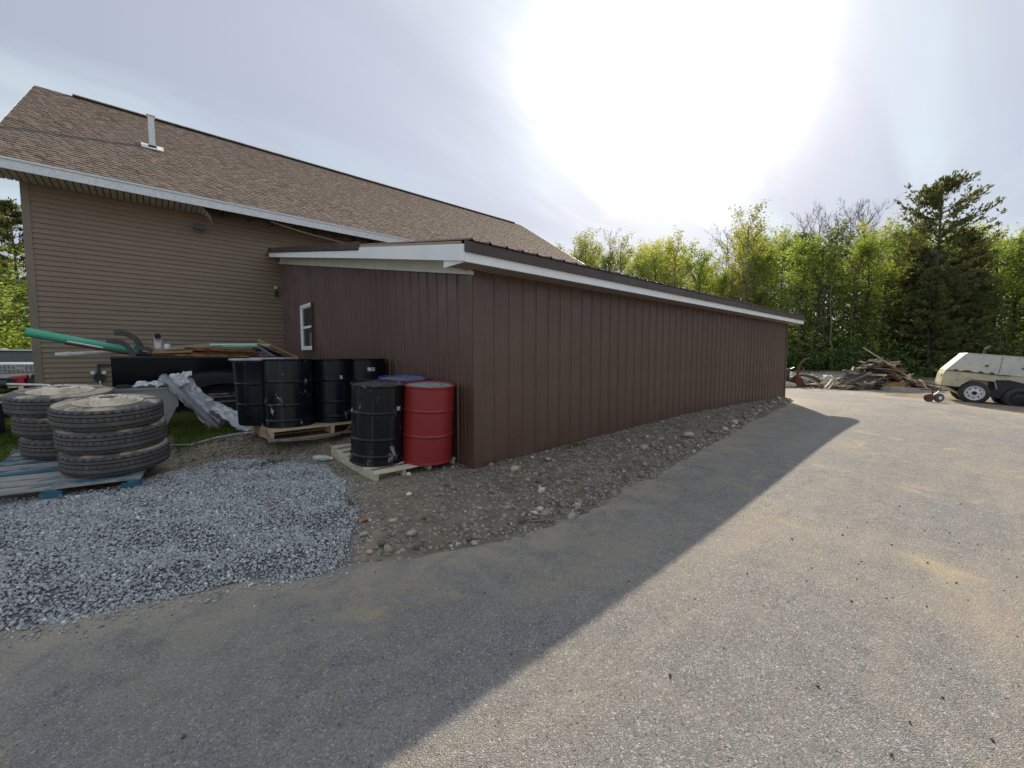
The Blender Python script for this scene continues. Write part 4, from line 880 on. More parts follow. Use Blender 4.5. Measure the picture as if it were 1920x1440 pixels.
# open-head barrels with wide pale lips
def barrel(x, y, z, label, tilt=(0,0)):
    t = thing('lipped_barrel', label, 'barrel', (x, y, z), group='tapered black barrels with pale lips', rot=(tilt[0], tilt[1], 0))
    mb = MB(); mb.lathe([(0,.01),(.225,.01),(.232,.0),(.240,.02),(.248,.25),(.256,.262),(.258,.28),(.252,.29),(.262,.52),(.271,.532),(.272,.55),(.266,.56),(.276,.80),(.284,.815),(.284,.83),(.278,.84)], 56); mb.build('body', MT['drum_black2'], t, 30)
    mb = MB(); mb.lathe([(.278,.838),(.312,.842),(.320,.852),(.318,.866),(.300,.872),(.27,.872),(.265,.86)], 56); mb.build('lip', MT['lip_silver'], t, 40)
    mb = MB(); mb.lathe([(0,.855),(.266,.857)], 40); mb.build('lid', MT['lid_black'], t)
    return t
barrel(1.075, 6.36, dz3+.012, 'tapered barrel with a wide pale lip peeking left of the splashed drum')
barrel(1.38, 6.86, dz3+.02, 'tapered barrel with pale lip at the back of the yellow pallet')
# strap around the pallet, wrap trailing
mb = MB(); pts = [(1.04,6.0,.63),(1.02,5.75,.56),(1.06,5.60,.485),(1.25,5.52,.475),(1.5,5.53,.46),(1.75,5.56,.46),(1.95,5.58,.50),(2.08,5.62,.60)]
for i in range(len(pts)-1):
    a, b = Vector(pts[i]), Vector(pts[i+1]); u = Vector((0,0,.032)); q = (b-a).cross(u).normalized()*.003; mb.add([a-u*.5-q,b-u*.5-q,b+u*.5-q,a+u*.5-q,a-u*.5+q,b-u*.5+q,b+u*.5+q,a+u*.5+q], [(0,1,2,3),(7,6,5,4),(3,2,6,7),(0,4,5,1)])
tag(mb.build('packing_strap', MT['ply_grey']), 'loose packing strap sagging round the yellow wood pallet', 'strap')
mb = MB(); mb.tube([(.1,6.85,.36),(.35,6.62,.37),(.62,6.75,.405),(.85,6.72,.43),(1.03,6.55,.46)], .010, 6); tag(mb.build('film_rope', MT['film']), 'twisted plastic film trailing over the grass to the yellow pallet', 'rope')
# bottle
bt = thing('plastic_bottle', 'empty clear bottle lying on the dirt at the gravel corner', 'bottle', (1.49, 5.12, gz(1.49,5.12)+.038), 0, rot=(0, R(90), R(-45)))
mb = MB(); mb.lathe([(0,-.10),(.028,-.10),(.034,-.09),(.035,.04),(.030,.07),(.015,.10),(.013,.115),(0,.115)], 20); mb.build('bottle_body', MT['bottle'], bt, 40)
mb = MB(); mb.lathe([(.0358,-.05),(.0358,.025)], 20); mb.build('bottle_label', MT['bottle_label'], bt, 40)
mb = MB(); mb.lathe([(.0,.13),(.017,.13),(.017,.112),(.0,.112)], 14); mb.build('cap', MT['white_pvc'], bt)
# stick and leaf
mb = MB(); mb.cbox((0,0,0), (.27,.022,.009), None, .002); o = mb.build('wood_stake', MT['ply_grey'], None, None, (2.53, 2.46, gz(2.53,2.46)+.016)); o.rotation_euler = (0,0,R(-30)); tag(o, 'thin split wooden stake lying where the bank meets the asphalt', 'stake')
lf = MB(); pts = [(0,0),(.02,.018),(.018,.035),(.04,.03),(.05,.05),(.07,.035),(.085,.045),(.095,.02),(.12,.0),(.095,-.02),(.085,-.045),(.07,-.03),(.05,-.05),(.04,-.028),(.018,-.035),(.02,-.016)]
vs = [(px, py, .012+.012*math.sin(px*60)+abs(py)*.3) for px, py in pts]+[(px, py, .009+.012*math.sin(px*60)+abs(py)*.3) for px, py in pts]; n_ = len(pts)
lf.add(vs, [tuple(range(n_)), tuple(range(2*n_-1, n_-1, -1))]+[(i,(i+1)%n_,n_+(i+1)%n_,n_+i) for i in range(n_)]); o = lf.build('oak_leaf', MT['oakleaf'], None, None, (1.23, 3.28, gz(1.23,3.28)+.01)); o.rotation_euler = (0,0,.6); tag(o, 'single dry reddish oak leaf on the dirt beside the gravel', 'leaf')

# ------------------------------------------------------------------ truck bed with its load
BX0, BX1, BY0, BY1, BT, BB = -.46, 2.02, 9.0, 10.75, 1.50, .62
bed = thing('truck_bed', 'black pickup truck bed set on the grass before the siding wall, piled with scrap', 'truck bed', (BX0, BY0, .45))
def bl(o): o.parent = bed; o.matrix_parent_inverse = Matrix.Translation((-BX0, -BY0, -.45)); return o
def bb(mb, name, m, sm=None): return bl(mb.build(name, m, None, sm))
cx_, cr_ = .92, .60
def side(y0, sgn):
    mb = MB(); top = [(BX0,BT-.03),(BX1,BT-.03)]; arch = [(cx_+.46*math.cos(a), .66+.42*math.sin(a)) for a in np.linspace(0, PI, 15)]
    poly = [(BX0,BB),(BX0,BT-.03),(BX1,BT-.03),(BX1,BB)]+[(x_, z_) for x_, z_ in arch if True]
    n = len(poly); vs = [(x_, y0, z_) for x_, z_ in poly]+[(x_, y0+.05*sgn, z_) for x_, z_ in poly]
    mb.add(vs, [tuple(range(n)), tuple(range(2*n-1, n-1, -1))]+[(i,(i+1)%n,n+(i+1)%n,n+i) for i in range(n)]); return mb
bb(side(BY0, 1), 'side_panel', MT['black_truck']); bb(side(BY1, -1), 'side_panel', MT['black_truck'])
# crease along the side
mb = MB(); mb.prism([(BX0,1.30),(BX1,1.30),(BX1,1.24),(BX0,1.24)], BY0-.012, BY0+.01); bb(mb, 'body_crease', MT['black_truck'])
mb = MB(); mb.box((BX0-.01, BY0-.012, BT-.028), (BX1+.01, BY0+.07, BT)); mb.box((BX0-.01, BY1-.07, BT-.028), (BX1+.01, BY1+.012, BT)); bb(mb, 'bed_rail', MT['black_plastic'])
mb = MB(); mb.box((BX0, BY0+.052, BB+.02), (BX0+.05, BY1-.052, BT-.03)); bb(mb, 'tailgate', MT['black_truck'])
mb = MB(); mb.box((BX1-.05, BY0+.052, BB+.02), (BX1, BY1-.052, BT-.03)); bb(mb, 'front_panel', MT['black_truck'])
mb = MB(); mb.box((BX0+.052, BY0+.052, .93), (BX1-.052, BY1-.052, .97)); bb(mb, 'bed_floor', MT['steel_dark'])
# flared rear fender
def flare():
    mb = MB(); vs = []; nn = 28; mm = 8
    for i in range(nn+1):
        a = PI*i/nn; ca, sa = math.cos(a), math.sin(a)
        for j in range(mm+1):
            t = j/mm; r_ = .47+.34*t; d = .20*math.sin(PI*(.5+.5*t))*min(1, 1.25*sa+.25)
            vs.append((cx_+(r_+.22*t)*ca*1.05, BY0-.004-d, .68+(r_*.78)*sa*.92))
    for i in range(nn):
        for j in range(mm): k = i*(mm+1)+j; mb.add([], []); mb.f.append((k, k+1, k+mm+2, k+mm+1))
    mb.v = vs; return mb
bb(flare(), 'flared_fender', MT['black_truck'], 60)
mb = MB(); mb.lathe([(.20,-.11),(.36,-.11),(.385,-.06),(.385,.06),(.36,.11),(.20,.11)], 40, Matrix.Translation((cx_, BY0+.17, .80)) @ Matrix.Rotation(R(90), 4, 'X')); bb(mb, 'wheel', MT['rubber'], 40)
mb = MB(); mb.lathe([(0,.06),(.19,.06),(.20,.10)], 30, Matrix.Translation((cx_, BY0+.17, .80)) @ Matrix.Rotation(R(90), 4, 'X')); bb(mb, 'rim', MT['steel_dark'], 40)
mb = MB(); mb.box((BX0+.1, BY0+.06, .50), (BX1, BY1-.1, .70)); bb(mb, 'chassis', MT['dark'])
mb = MB(); mb.box((.55, BY0-.18, .46), (1.50, BY0-.05, .86)); bb(mb, 'side_step', MT['black_plastic'])
for k, (za, xa, xb) in enumerate(((.835,.74,1.02),(.83,1.10,1.33),(.79,.74,1.34),(.70,.72,1.36))):
    mb = MB(); mb.box((xa, BY0-.205, za-.012), (xb, BY0-.178, za+.012)); bb(mb, 'step_strip', MT['chrome'])
# load: pipes
def pipe(name, label, cat, pts, r, m, n=20, hollow=True, extra=None):
    t = thing(name, label, cat, pts[0]); off = Vector(pts[0]); P = [Vector(p)-off for p in pts]
    mb = MB(); mb.tube(P, r, n, not hollow); mb.build('pipe', m, t, 60)
    if hollow:
        mb = MB(); mb.tube([P[0], P[0]+(P[1]-P[0])*.25], r*.88, n, False); mb.build('pipe_inside', MT['dark'] if extra is None else extra, t, 60)
        mb = MB(); d = (P[1]-P[0]).normalized(); a = d.cross(Vector((0,0,1))).normalized(); b = d.cross(a)
        vs = [(a*math.cos(2*PI*k/n)+b*math.sin(2*PI*k/n))*rr for rr in (r*.88, r) for k in range(n)]; mb.add(vs, [(k,(k+1)%n,n+(k+1)%n,n+k) for k in range(n)]); mb.build('pipe_rim', m, t)
    return t
pipe('green_pipe', 'thick green sewer pipe sticking out over the left end of the truck bed', 'pipe', [(-1.36,9.30,1.86),(-.70,9.36,1.70),(.0,9.42,1.53),(.7,9.5,1.36)], .068, MT['green_pvc'], extra=MT['mint'])
pipe('green_pipe', 'second green pipe lying lower in the truck bed behind the dark ducts', 'pipe', [(-.35,9.62,1.66),(.1,9.62,1.555),(.8,9.65,1.43)], .055, MT['green_pvc'], extra=MT['mint'])
wp = pipe('white_pipe', 'white plastic pipe with a coupling poking out below the green pipe', 'pipe', [(-1.10,9.50,1.52),(-.6,9.52,1.555),(.0,9.56,1.60),(.6,9.6,1.56)], .034, MT['white_pvc'])
mb = MB(); mb.tube([(.11,.002,.006),(.17,.004,.010)], .042, 20); mb.build('coupling', MT['white_pvc'], wp, 60)
pipe('white_pipe', 'short white pipe slanting over the bed rail right of the ducts', 'pipe', [(-.12,9.35,1.60),(.25,9.3,1.515),(.42,9.28,1.49)], .026, MT['white_pvc'])
pipe('steel_strip', 'thin rusty rod with a white tip lying against the green pipe', 'rod', [(-.97,9.20,1.70),(-.6,9.22,1.615),(-.2,9.24,1.53),(.25,9.28,1.505)], .018, MT['rust'], 10, False)
pipe('white_strip', 'narrow white plastic strip clipped under the green pipe', 'strip', [(-.93,9.17,1.725),(-.76,9.18,1.685),(-.55,9.19,1.635)], .013, MT['white_pvc'], 8, False)
# dark curved duct pieces
def duct(label, pts, w, t_):
    o = thing('curved_duct', label, 'duct', pts[0], group='dark curved plastic pieces in the truck bed'); mb = MB(); P = [Vector(p)-Vector(pts[0]) for p in pts]; rings = []
    for i, p in enumerate(P):
        d = (P[min(i+1,len(P)-1)]-P[max(i-1,0)]).normalized(); u = Vector((0,1,0)); v = d.cross(u).normalized(); rings.append([p-u*w/2-v*t_/2, p+u*w/2-v*t_/2, p+u*w/2+v*t_/2, p-u*w/2+v*t_/2])
    vs = [v for r_ in rings for v in r_]; fs = [(i*4+k, i*4+(k+1)%4, (i+1)*4+(k+1)%4, (i+1)*4+k) for i in range(len(rings)-1) for k in range(4)]+[(3,2,1,0), tuple((len(rings)-1)*4+k for k in range(4))]
    mb.add(vs, fs); mb.build('duct_body', MT['grey_plastic'], o, 35)
    mb = MB(); e = [r*.9 for r in (1,)]; mb.add([rings[0][0]*.98+(P[0]-P[1])*.01, rings[0][1]+(P[0]-P[1])*.01, rings[0][2]+(P[0]-P[1])*.01, rings[0][3]+(P[0]-P[1])*.01], [(0,1,2,3)]); mb.build('duct_mouth', MT['dark'], o); return o
def arc(x0, z0, x1, z1, y, bul=.12, n=10):
    P0, P2 = Vector((x0,y,z0)), Vector((x1,y,z1)); P1 = Vector((x1-.04, y, z0+bul*.4))
    return [(P0*(1-t)**2+P1*2*t*(1-t)+P2*t*t)[:] for t in np.linspace(0, 1, n)]
duct('lowest left dark curved piece with a pale shine on top', arc(-.50,1.745,-.20,1.50,9.12,.06), .14, .075)
duct('tallest dark curved piece standing behind the others', arc(-.42,1.885,-.08,1.52,9.40,.10), .16, .085)
duct('rightmost dark curved piece resting on the bed rail', arc(-.18,1.635,.10,1.49,9.15,.05), .14, .07)
# pvc elbow and cap standing in the load
t = thing('pvc_elbow', 'white pipe elbow standing upright in the load and facing forward', 'pipe fitting', (.12, 9.45, 1.5))
mb = MB(); mb.tube([(0,0,0),(0,0,.16)], .046, 20); mb.tube([(0,0,.15),(0,0,.24)], .054, 20); mb.build('socket', MT['white_pvc'], t, 60)
mb = MB(); mb.tube([(0,0,.22),(0,-.01,.29),(0,-.05,.335),(0,-.10,.345)], .052, 20); mb.tube([(0,-.07,.345),(0,-.12,.345)], .060, 20, False); mb.build('elbow', MT['white_pvc'], t, 60)
mb = MB(); mb.lathe([(0,0),(.047,0)], 20, Matrix.Translation((0,-.1205,.345)) @ Matrix.Rotation(R(90), 4, 'X')); mb.build('opening', MT['dark'], t)
t = thing('pipe_stub', 'short white pipe stub standing right of the upright elbow', 'pipe fitting', (.24, 9.36, 1.60)); mb = MB(); mb.tube([(0,0,0),(0,0,.115)], .045, 20); mb.build('stub', MT['white_pvc'], t, 60)
# planks
def plank(name, label, c, size, rot, m, cat='plank', group=None, wavy=0.0):
    mb = MB(); n = 8; L_, w_, h_ = size
    vs = []
    for i in range(n+1):
        x_ = -L_/2+L_*i/n; a = random.uniform(-wavy, wavy); b = random.uniform(-wavy, wavy)
        vs += [(x_, -w_/2+a, -h_/2), (x_, w_/2+b, -h_/2), (x_, w_/2+b, h_/2), (x_, -w_/2+a, h_/2)]
    fs = [(i*4+k, i*4+(k+1)%4, (i+1)*4+(k+1)%4, (i+1)*4+k) for i in range(n) for k in range(4)]+[(3,2,1,0), tuple(n*4+k for k in range(4))]
    mb.add(vs, fs); o = mb.build(name, m, None, None, c); o.rotation_euler = rot; tag(o, label, cat, group); return o
GP = 'rough planks piled on the truck bed'
for k in range(9):
    y_ = 9.08+.19*k*.62+random.uniform(-.02,.02); lay = k % 3
    plank('plank', 'orange brown rough sawn plank in the pile across the truck bed', (.72+random.uniform(-.08,.08)+.04*k, y_, 1.515+.036*lay), (1.35+random.uniform(-.15,.1), .15, .030), (0, R(1.0)+random.uniform(-.01,.01), random.uniform(-.04,.04)), MT['plank_o'], 'plank', GP, .014)
plank('plank', 'live edge slab with shaggy bark lying on top of the plank pile', (.98, 9.10, 1.620), (1.05, .17, .035), (R(4), R(2.5), .02), MT['plank_o'], 'plank', GP, .025)
plank('plank', 'yellow brown board along the front edge of the pile', (.30, 9.05, 1.575), (.52, .13, .035), (0, R(-2.5), .03), MT['plank_y'], 'plank', GP, .004)
o = plank('plywood_sheet', 'grey plywood sheet tilted up on top of the planks', (.50, 9.45, 1.665), (.95, .70, .018), (R(5), R(-6.0), .05), MT['ply_grey'], 'plywood')
o = plank('mint_panel', 'pale mint green board lying over the planks near the right end', (1.32, 9.35, 1.715), (.95, .22, .035), (R(8), R(-1.5), -.03), MT['mint'], 'board')
plank('lumber', 'yellow two by four leaning down towards the shed wall', (1.95, 9.32, 1.645), (.76, .09, .040), (0, R(26.0), 0), MT['plank_y'], 'lumber')
plank('dark_sheet', 'black sheet slumped under the leaning yellow lumber', (1.87, 9.40, 1.58), (.66, .55, .02), (0, R(27), 0), MT['grey_plastic'], 'panel')  # stiff dark sheet beneath the lumber, not a cloth
plank('metal_bar', 'grey metal bar slanting behind the barrels', (1.72, 9.2, 1.58), (.34, .05, .05), (0, R(38), .1), MT['steel_pale'], 'bar')
pipe('dark_socket', 'small black socket lying beside the mint board', 'socket', [(1.48,9.2,1.635),(1.62,9.2,1.63)], .04, MT['black_plastic'], 14, False)

# ------------------------------------------------------------------ tool box and wrapped panel
tb = thing('truck_tool_box', 'diamond plate truck tool box with notched end on the grass behind the tyres', 'tool box', (-.72, 7.55, .44))
mb = MB(); mb.prism([(0,.34),(.02,.34),(.14,.0),(.82,.0),(.98,.34),(1.0,.34),(1.0,.60),(0,.60)], 0, .48); mb.build('box_body', MT['diamond'], tb)
mb = MB(); mb.box((-.015,-.015,.602), (1.015,.495,.628)); mb.box((-.018,-.020,.590), (1.018,-.003,.600)); mb.build('lid', MT['diamond'], tb)
mb = MB(); mb.cbox((.44,.03,.645), (.16,.06,.03)); mb.tube([(.35,.02,.645),(.40,.0,.672),(.48,.0,.672),(.53,.02,.645)], .010, 6); mb.build('latch', MT['black_plastic'], tb)
def cloth(name, label, corners, nx, ny, amp, fr, m, seed, cat='plastic sheet', thick=.003):
    A_, B2, C2, D2 = [np.array(c, float) for c in corners]; u = np.linspace(0,1,nx)[:,None,None]; v = np.linspace(0,1,ny)[None,:,None]
    P = (A_*(1-u)+B2*u)*(1-v)+(D2*(1-u)+C2*u)*v; nn_ = np.cross(B2-A_, D2-A_); nn_ /= np.linalg.norm(nn_)
    uu = u[...,0]+0*v[...,0]; vv_ = v[...,0]+0*u[...,0]; h = sum((np.abs(vnoise(uu*q, vv_*q*.8, fr, seed+q)-.5)*2)/q for q in (1, 2, 3))*.8+sum((vnoise(uu*q, vv_*q, fr, seed+20+q)-.5)/q for q in (3, 7))*.35
    h2 = vnoise(uu, vv_, fr*.7, seed+9)-.5; P = P+nn_[None,None]*(h*amp)[...,None]; P[...,2] += (h2*amp*.8); P[...,0] += (vnoise(uu,vv_,fr,seed+3)-.5)*amp
    gzv = ground_z(P[...,0], P[...,1], False)+.015; P[...,2] = np.maximum(P[...,2], gzv)
    me = npmesh(name, P.reshape(-1,3), grid_faces(nx, ny), m, None, True); o = link(name, me); md = o.modifiers.new('s', 'SOLIDIFY'); md.thickness = thick
    tag(o, label, cat); return o
o = plank('wrapped_panel', 'long grey panel leaning on the truck bed under the plastic film', (.43, 7.36, .84), (1.02, .20, .05), (0, R(52), -.15), MT['steel_pale'], 'panel')
o.rotation_euler = (R(0), R(52), R(-12))
cloth('plastic_sheet', 'crumpled white plastic film draped down over the leaning panel', [(.14,7.45,1.19),(.36,7.62,1.26),(1.10,7.52,.50),(.62,7.25,.47)], 60, 44, .085, 7, MT['film'], 3)
cloth('plastic_sheet', 'tail of plastic film spread on the grass toward the yellow pallet', [(.60,7.42,.78),(.80,7.62,.80),(1.22,7.0,.47),(.95,6.78,.46)], 50, 30, .06, 8, MT['film'], 5)
cloth('plastic_sheet', 'small heap of plastic film bunched at the top of the leaning panel', [(.06,7.42,1.14),(.12,7.66,1.20),(.42,7.66,1.30),(.38,7.40,1.17)], 40, 30, .085, 7, MT['film'], 8)
cloth('plastic_sheet', 'white plastic film lying flat on the tool box lid', [(-.20,7.54,1.075),(.26,7.54,1.075),(.24,7.86,1.09),(-.10,7.86,1.09)], 40, 30, .055, 7, MT['film'], 12)

# ------------------------------------------------------------------ left side bits
t = thing('black_pipe', 'thick black tube with a bright rod lying left behind the tyres', 'tube', (-2.3, 8.5, 1.13)); mb = MB(); mb.tube([(-.3,0,.02),(.86,0,.0)], .042, 16); mb.build('sleeve', MT['black_plastic'], t, 60)
mb = MB(); mb.tube([(.86,0,0),(1.25,0,-.03)], .016, 10); mb.build('rod', MT['white_pvc'], t, 60)
for q in (-.2, .5): mb = MB(); mb.tube([(q,0,-.04),(q,0,gz(-2.3+q,8.5)-1.13)], .02, 8); mb.build('stand_leg', MT['steel_dark'], t)
t = thing('steel_ramp', 'dark blue black steel ramp frame at the left edge behind the tyres', 'ramp', (-3.1, 8.25, gz(-2.3,8.2))); mb = MB(); mb.box((0,0,.30), (1.68,.5,.36)); mb.box((0,-.01,.12), (1.66,.02,.50)); mb.build('frame', MT['black_truck'], t); mb = MB(); mb.box((0,-.02,.50), (1.66,.03,.515)); mb.build('edge_strip', MT['steel_pale'], t)
for q in (0.1, 1.5): mb = MB(); mb.box((q,.0,-.05), (q+.06,.4,.30)); mb.build('leg', MT['steel_dark'], t)
rock(-2.72, 12.6, .16, 'round tan boulder left of the red machine', 'stone_tan', .8, 31, name='boulder'); rock(-3.15, 12.3, .14, 'grey boulder at the left edge near the silver car', 'stone_grey', .8, 32, name='boulder'); rock(-2.45, 12.45, .12, 'small brown boulder under the red machine', 'stone_tan', .8, 33, name='boulder')
for o_ in [q for q in bpy.data.objects if q.name.startswith('boulder')]: o_.location.z += .22
# red machine with black engine
zg_ = gz(-2.1, 13.8); t = thing('red_machine', 'small red machine with black engine beyond the house corner', 'machine', (-2.12, 13.87, zg_-.12), R(-20)); t.scale = (.72,.72,.88)
mb = MB(); mb.prism([(-.10,0),(.12,0),(.09,.30),(.075,.66),(-.07,.66),(-.09,.30)], -.08, .08); mb.build('chute', MT['red_machine'], t)
mb = MB(); mb.tube([(-.20,0,.66),(.13,0,.69)], .065, 14); mb.build('chute_head', MT['red_machine'], t, 50)
mb = MB(); mb.tube([(-.30,0,.645),(-.19,0,.66)], .05, 12); mb.build('spout', MT['black_plastic'], t, 50)
mb = MB(); mb.box((-.05,-.083,.33), (.055,-.0805,.47)); mb.build('decal', MT['sticker'], t)
mb = MB(); mb.cbox((.32,.05,.50), (.28,.3,.36)); mb.tube([(.30,-.1,.70),(.30,.12,.72)], .06, 12); mb.tube([(.22,0,.1),(.22,0,.5)], .03, 8); mb.build('engine', MT['black_plastic'], t)
mb = MB(); mb.lathe([(0,.03),(.13,.03),(.15,.0),(.13,-.03),(0,-.03)], 20, Matrix.Translation((.30,-.16,.15)) @ Matrix.Rotation(R(90),4,'X')); mb.build('wheel', MT['rubber'], t)
# ------------------------------------------------------------------ silver car
zc_ = gz(-3.85, 24.7); car = thing('parked_car', 'silver sport utility car parked nose towards us behind the house corner', 'car', (-3.85, 25.0, zc_), R(0)); car.rotation_euler = (0,0,R(4))
def loft(secs):  # secs: list of (y, [(x,z)...]) same counts, mirrored by caller
    mb = MB(); vs = []; n = len(secs[0][1])
    for y_, pr in secs: vs += [(a, y_, b) for a, b in pr]
    fs = [(i*n+k, i*n+(k+1)%n, (i+1)*n+(k+1)%n, (i+1)*n+k) for i in range(len(secs)-1) for k in range(n)]+[tuple(range(n-1,-1,-1)), tuple((len(secs)-1)*n+k for k in range(n))]; mb.add(vs, fs); return mb
def sec(w, z0, z1, r_=.12): return [(-w+.06,z0),(w-.06,z0),(w,z0+.1),(w,z1-r_),(w-r_,z1),(-w+r_,z1),(-w,z1-r_),(-w,z0+.1)]
loft([(-.02,sec(.86,.30,1.12)),(.06,sec(.93,.26,1.18)),(.35,sec(.97,.24,1.21)),(1.15,sec(.98,.24,1.18)),(1.6,sec(.98,.24,1.20)),(4.2,sec(.98,.24,1.20)),(4.7,sec(.93,.3,1.15))]).build('body', MT['suv'], car, 35)
loft([(1.12,[(-.84,1.17),(.84,1.17),(.84,1.18),(-.84,1.18)]),(1.75,[(-.84,1.17),(.84,1.17),(.70,1.66),(-.70,1.66)]),(3.9,[(-.84,1.17),(.84,1.17),(.70,1.70),(-.70,1.70)]),(4.6,[(-.82,1.17),(.82,1.17),(.72,1.30),(-.72,1.30)])]).build('greenhouse', MT['glass'], car)
mb = MB(); mb.box((-.69,1.72,1.67), (.69,3.95,1.735)); mb.build('roof', MT['suv'], car)
for s_ in (-1, 1):
    mb = MB(); mb.tube([(s_*.86,1.10,1.18),(s_*.71,1.76,1.69)], .035, 6); mb.build('pillar', MT['suv'], car)
    mb = MB(); mb.tube([(s_*.64,1.9,1.76),(s_*.64,3.8,1.77)], .02, 6); mb.build('roof_rail', MT['chrome'], car)
    mb = MB(); mb.cbox((s_*1.06,1.25,1.22), (.20,.10,.15)); mb.build('mirror', MT['suv'], car)
    mb = MB(); mb.cbox((s_*.76,.0,1.04), (.26,.12,.15)); mb.build('headlight', MT['chrome'], car)
    for yy_ in (.85, 3.85): mb = MB(); mb.lathe([(0,.12),(.2,.12),(.24,.10),(.37,.12),(.38,0),(.37,-.12)], 28, Matrix.Translation((s_*.86, yy_, .38)) @ Matrix.Rotation(R(90)*s_, 4, 'Y')); mb.build('wheel', MT['rubber'], car, 40)
mb = MB(); mb.box((-.62,-.055,.78), (.62,-.022,1.12)); gr_ = mb.build('grille', MT['black_plastic'], car)
for k in range(6): mb = MB(); mb.box((-.60,-.070,.81+.052*k), (.60,-.056,.835+.052*k)); mb.build('grille_bar', MT['chrome'], gr_)
mb = MB(); [mb.box((q-.01,-.076,.80), (q+.01,-.0705,1.11)) for q in np.linspace(-.55,.55,11)]; mb.build('grille_mesh', MT['chrome'], gr_)
mb = MB(); mb.prism([(-.17,.98),(-.10,1.04),(-.03,1.02),(.0,1.0),(.03,1.02),(.10,1.04),(.17,.98),(.09,.94),(-.09,.94)], -.095, -.077); mb.build('badge', MT['chrome'], gr_)
mb = MB(); mb.box((-.90,-.06,.38), (.90,.0,.60)); mb.build('bumper', MT['black_plastic'], car)

# ------------------------------------------------------------------ compressor trailer, far right
TRX, TRY = 20.0, 0.05; zt = float(base_z(TRX, TRY))
ctr = thing('compressor_trailer', 'cream air compressor trailer with rusty seam parked on the far edge of the driveway', 'trailer', (TRX, TRY, zt-.0))
ctr.rotation_euler = (0, R(6.5), R(-81)); KX = .70
# local +x to the right along the body, +y away from us, wheel centre at x=0
def side_prof(): return [(-1.10,.52),(-1.12,.60),(-1.10,.92),(-1.02,1.08),(-.52,1.66),(-.44,1.70),(2.25,1.70),(2.45,1.60),(2.9,1.10),(2.95,.6)]
mb = MB(); mb.prism([(-1.10,.52),(-1.12,.60),(-1.10,.92),(-1.04,1.06),(2.92,1.06),(2.95,.6),(2.9,.52)], .12, 1.55); mb.build('lower_body', MT['comp'], ctr)
mb = MB(); mb.prism([(-1.04,1.068),(-.53,1.64),(-.46,1.69),(2.25,1.69),(2.42,1.62),(2.92,1.068)], .10, 1.57); mb.build('upper_doors', MT['comp_white'], ctr)
mb = MB(); mb.prism([(-.54,1.655),(-.46,1.708),(2.26,1.708),(2.30,1.692),(-.45,1.692)], .085, 1.585); mb.prism([(-1.07,1.04),(-.54,1.655),(-.50,1.64),(-1.03,1.04)], .085, .14); mb.build('edge_trim', MT['comp_white'], ctr)
mb = MB(); mb.box((-1.02,.092,1.045), (1.0,.119,1.072)); 
for q, w_ in ((-.72,.22),(-.35,.40),(.08,.22),(.42,.18)): mb.prism([(q-w_/2,1.06),(q-w_*.2,1.115),(q+w_*.2,1.12),(q+w_/2,1.06)], .088, .102)
mb.build('rust_seam', MT['rust'], ctr)
mb = MB(); mb.box((2.0,.092,1.05), (2.9,.119,1.07)); mb.build('rust_seam', MT['rust'], ctr)
mb = MB(); mb.prism([(.45,.30),(.38,.86),(1.0,.92),(1.40,.86),(1.9,.68),(2.9,.56),(2.9,.30)], .08, 1.5); mb.build('undercarriage', MT['comp_dark'], ctr)
mb = MB(); mb.box((-.9,.3,.44), (2.7,1.4,.50)); mb.build('chassis', MT['comp_dark'], ctr)
fe = MB(); fp = [(-.58,.56),(-.22,.86),(.50,.86),(.62,.60)]
for i in range(3):
    (a, b), (c, d) = fp[i], fp[i+1]; fe.add([(a,-.16,b),(c,-.16,d),(c,.12,d),(a,.12,b),(a,-.16,b+.022),(c,-.16,d+.022),(c,.12,d+.022),(a,.12,b+.022)], [(0,1,2,3),(7,6,5,4),(0,4,5,1),(3,2,6,7),(0,3,7,4),(1,5,6,2)]); fe.add([(a,-.165,b+.024),(c,-.165,d+.024),(c,-.165,d-.03),(a,-.165,b-.03)], [(0,1,2,3)])
fe.build('fender', MT['comp'], ctr)
def twheel(x_, y_, bright, zc=.36):
    w = MB(); Mw = Matrix.Translation((x_, y_, zc)) @ Matrix.Rotation(R(90), 4, 'X'); w.lathe([(.225,-.09),(.235,-.10),(.31,-.105),(.348,-.085),(.36,-.05),(.36,.05),(.348,.085),(.31,.105),(.235,.10),(.225,.09)], 44, Mw); wt = w.build('wheel', MT['black_plastic'], ctr, 40)
    m = MT['white_pvc'] if bright else MT['comp_dark']; w = MB(); w.lathe([(.232,.10),(.222,.105),(.212,.06),(.205,.045),(.17,.05),(.12,.075),(.07,.08),(.0,.08)], 40, Mw); w.build('rim', m, wt, 40)
    w = MB()
    for k in range(8): a = 2*PI*k/8; w.lathe([(0,.001),(.024,.0)], 10, Mw @ Matrix.Translation((.152*math.cos(a), .152*math.sin(a), .066)) @ Matrix.Rotation(0, 4, 'Z'))
    w.lathe([(0,.12),(.05,.12),(.06,.08)], 16, Mw); w.build('hub_holes', MT['dark'], wt)['kind'] = 'stuff'
twheel(0, 0, True); twheel(.98, .05, False, .33); twheel(0, 1.35, False); twheel(.98, 1.35, False, .33)
mb = MB()
for y_ in (.25, 1.2): mb = MB(); mb.tube([(-1.0,y_,.50),(-.42,y_-.1,.28),(-.30,y_-.12,.30)], .028, 6); mb.build('jack_bar', MT['comp'], ctr)
mb = MB(); mb.tube([(-.85,.3,.47),(-.40,.28,.24)], .02, 6); mb.build('jack_bar', MT['comp'], ctr)
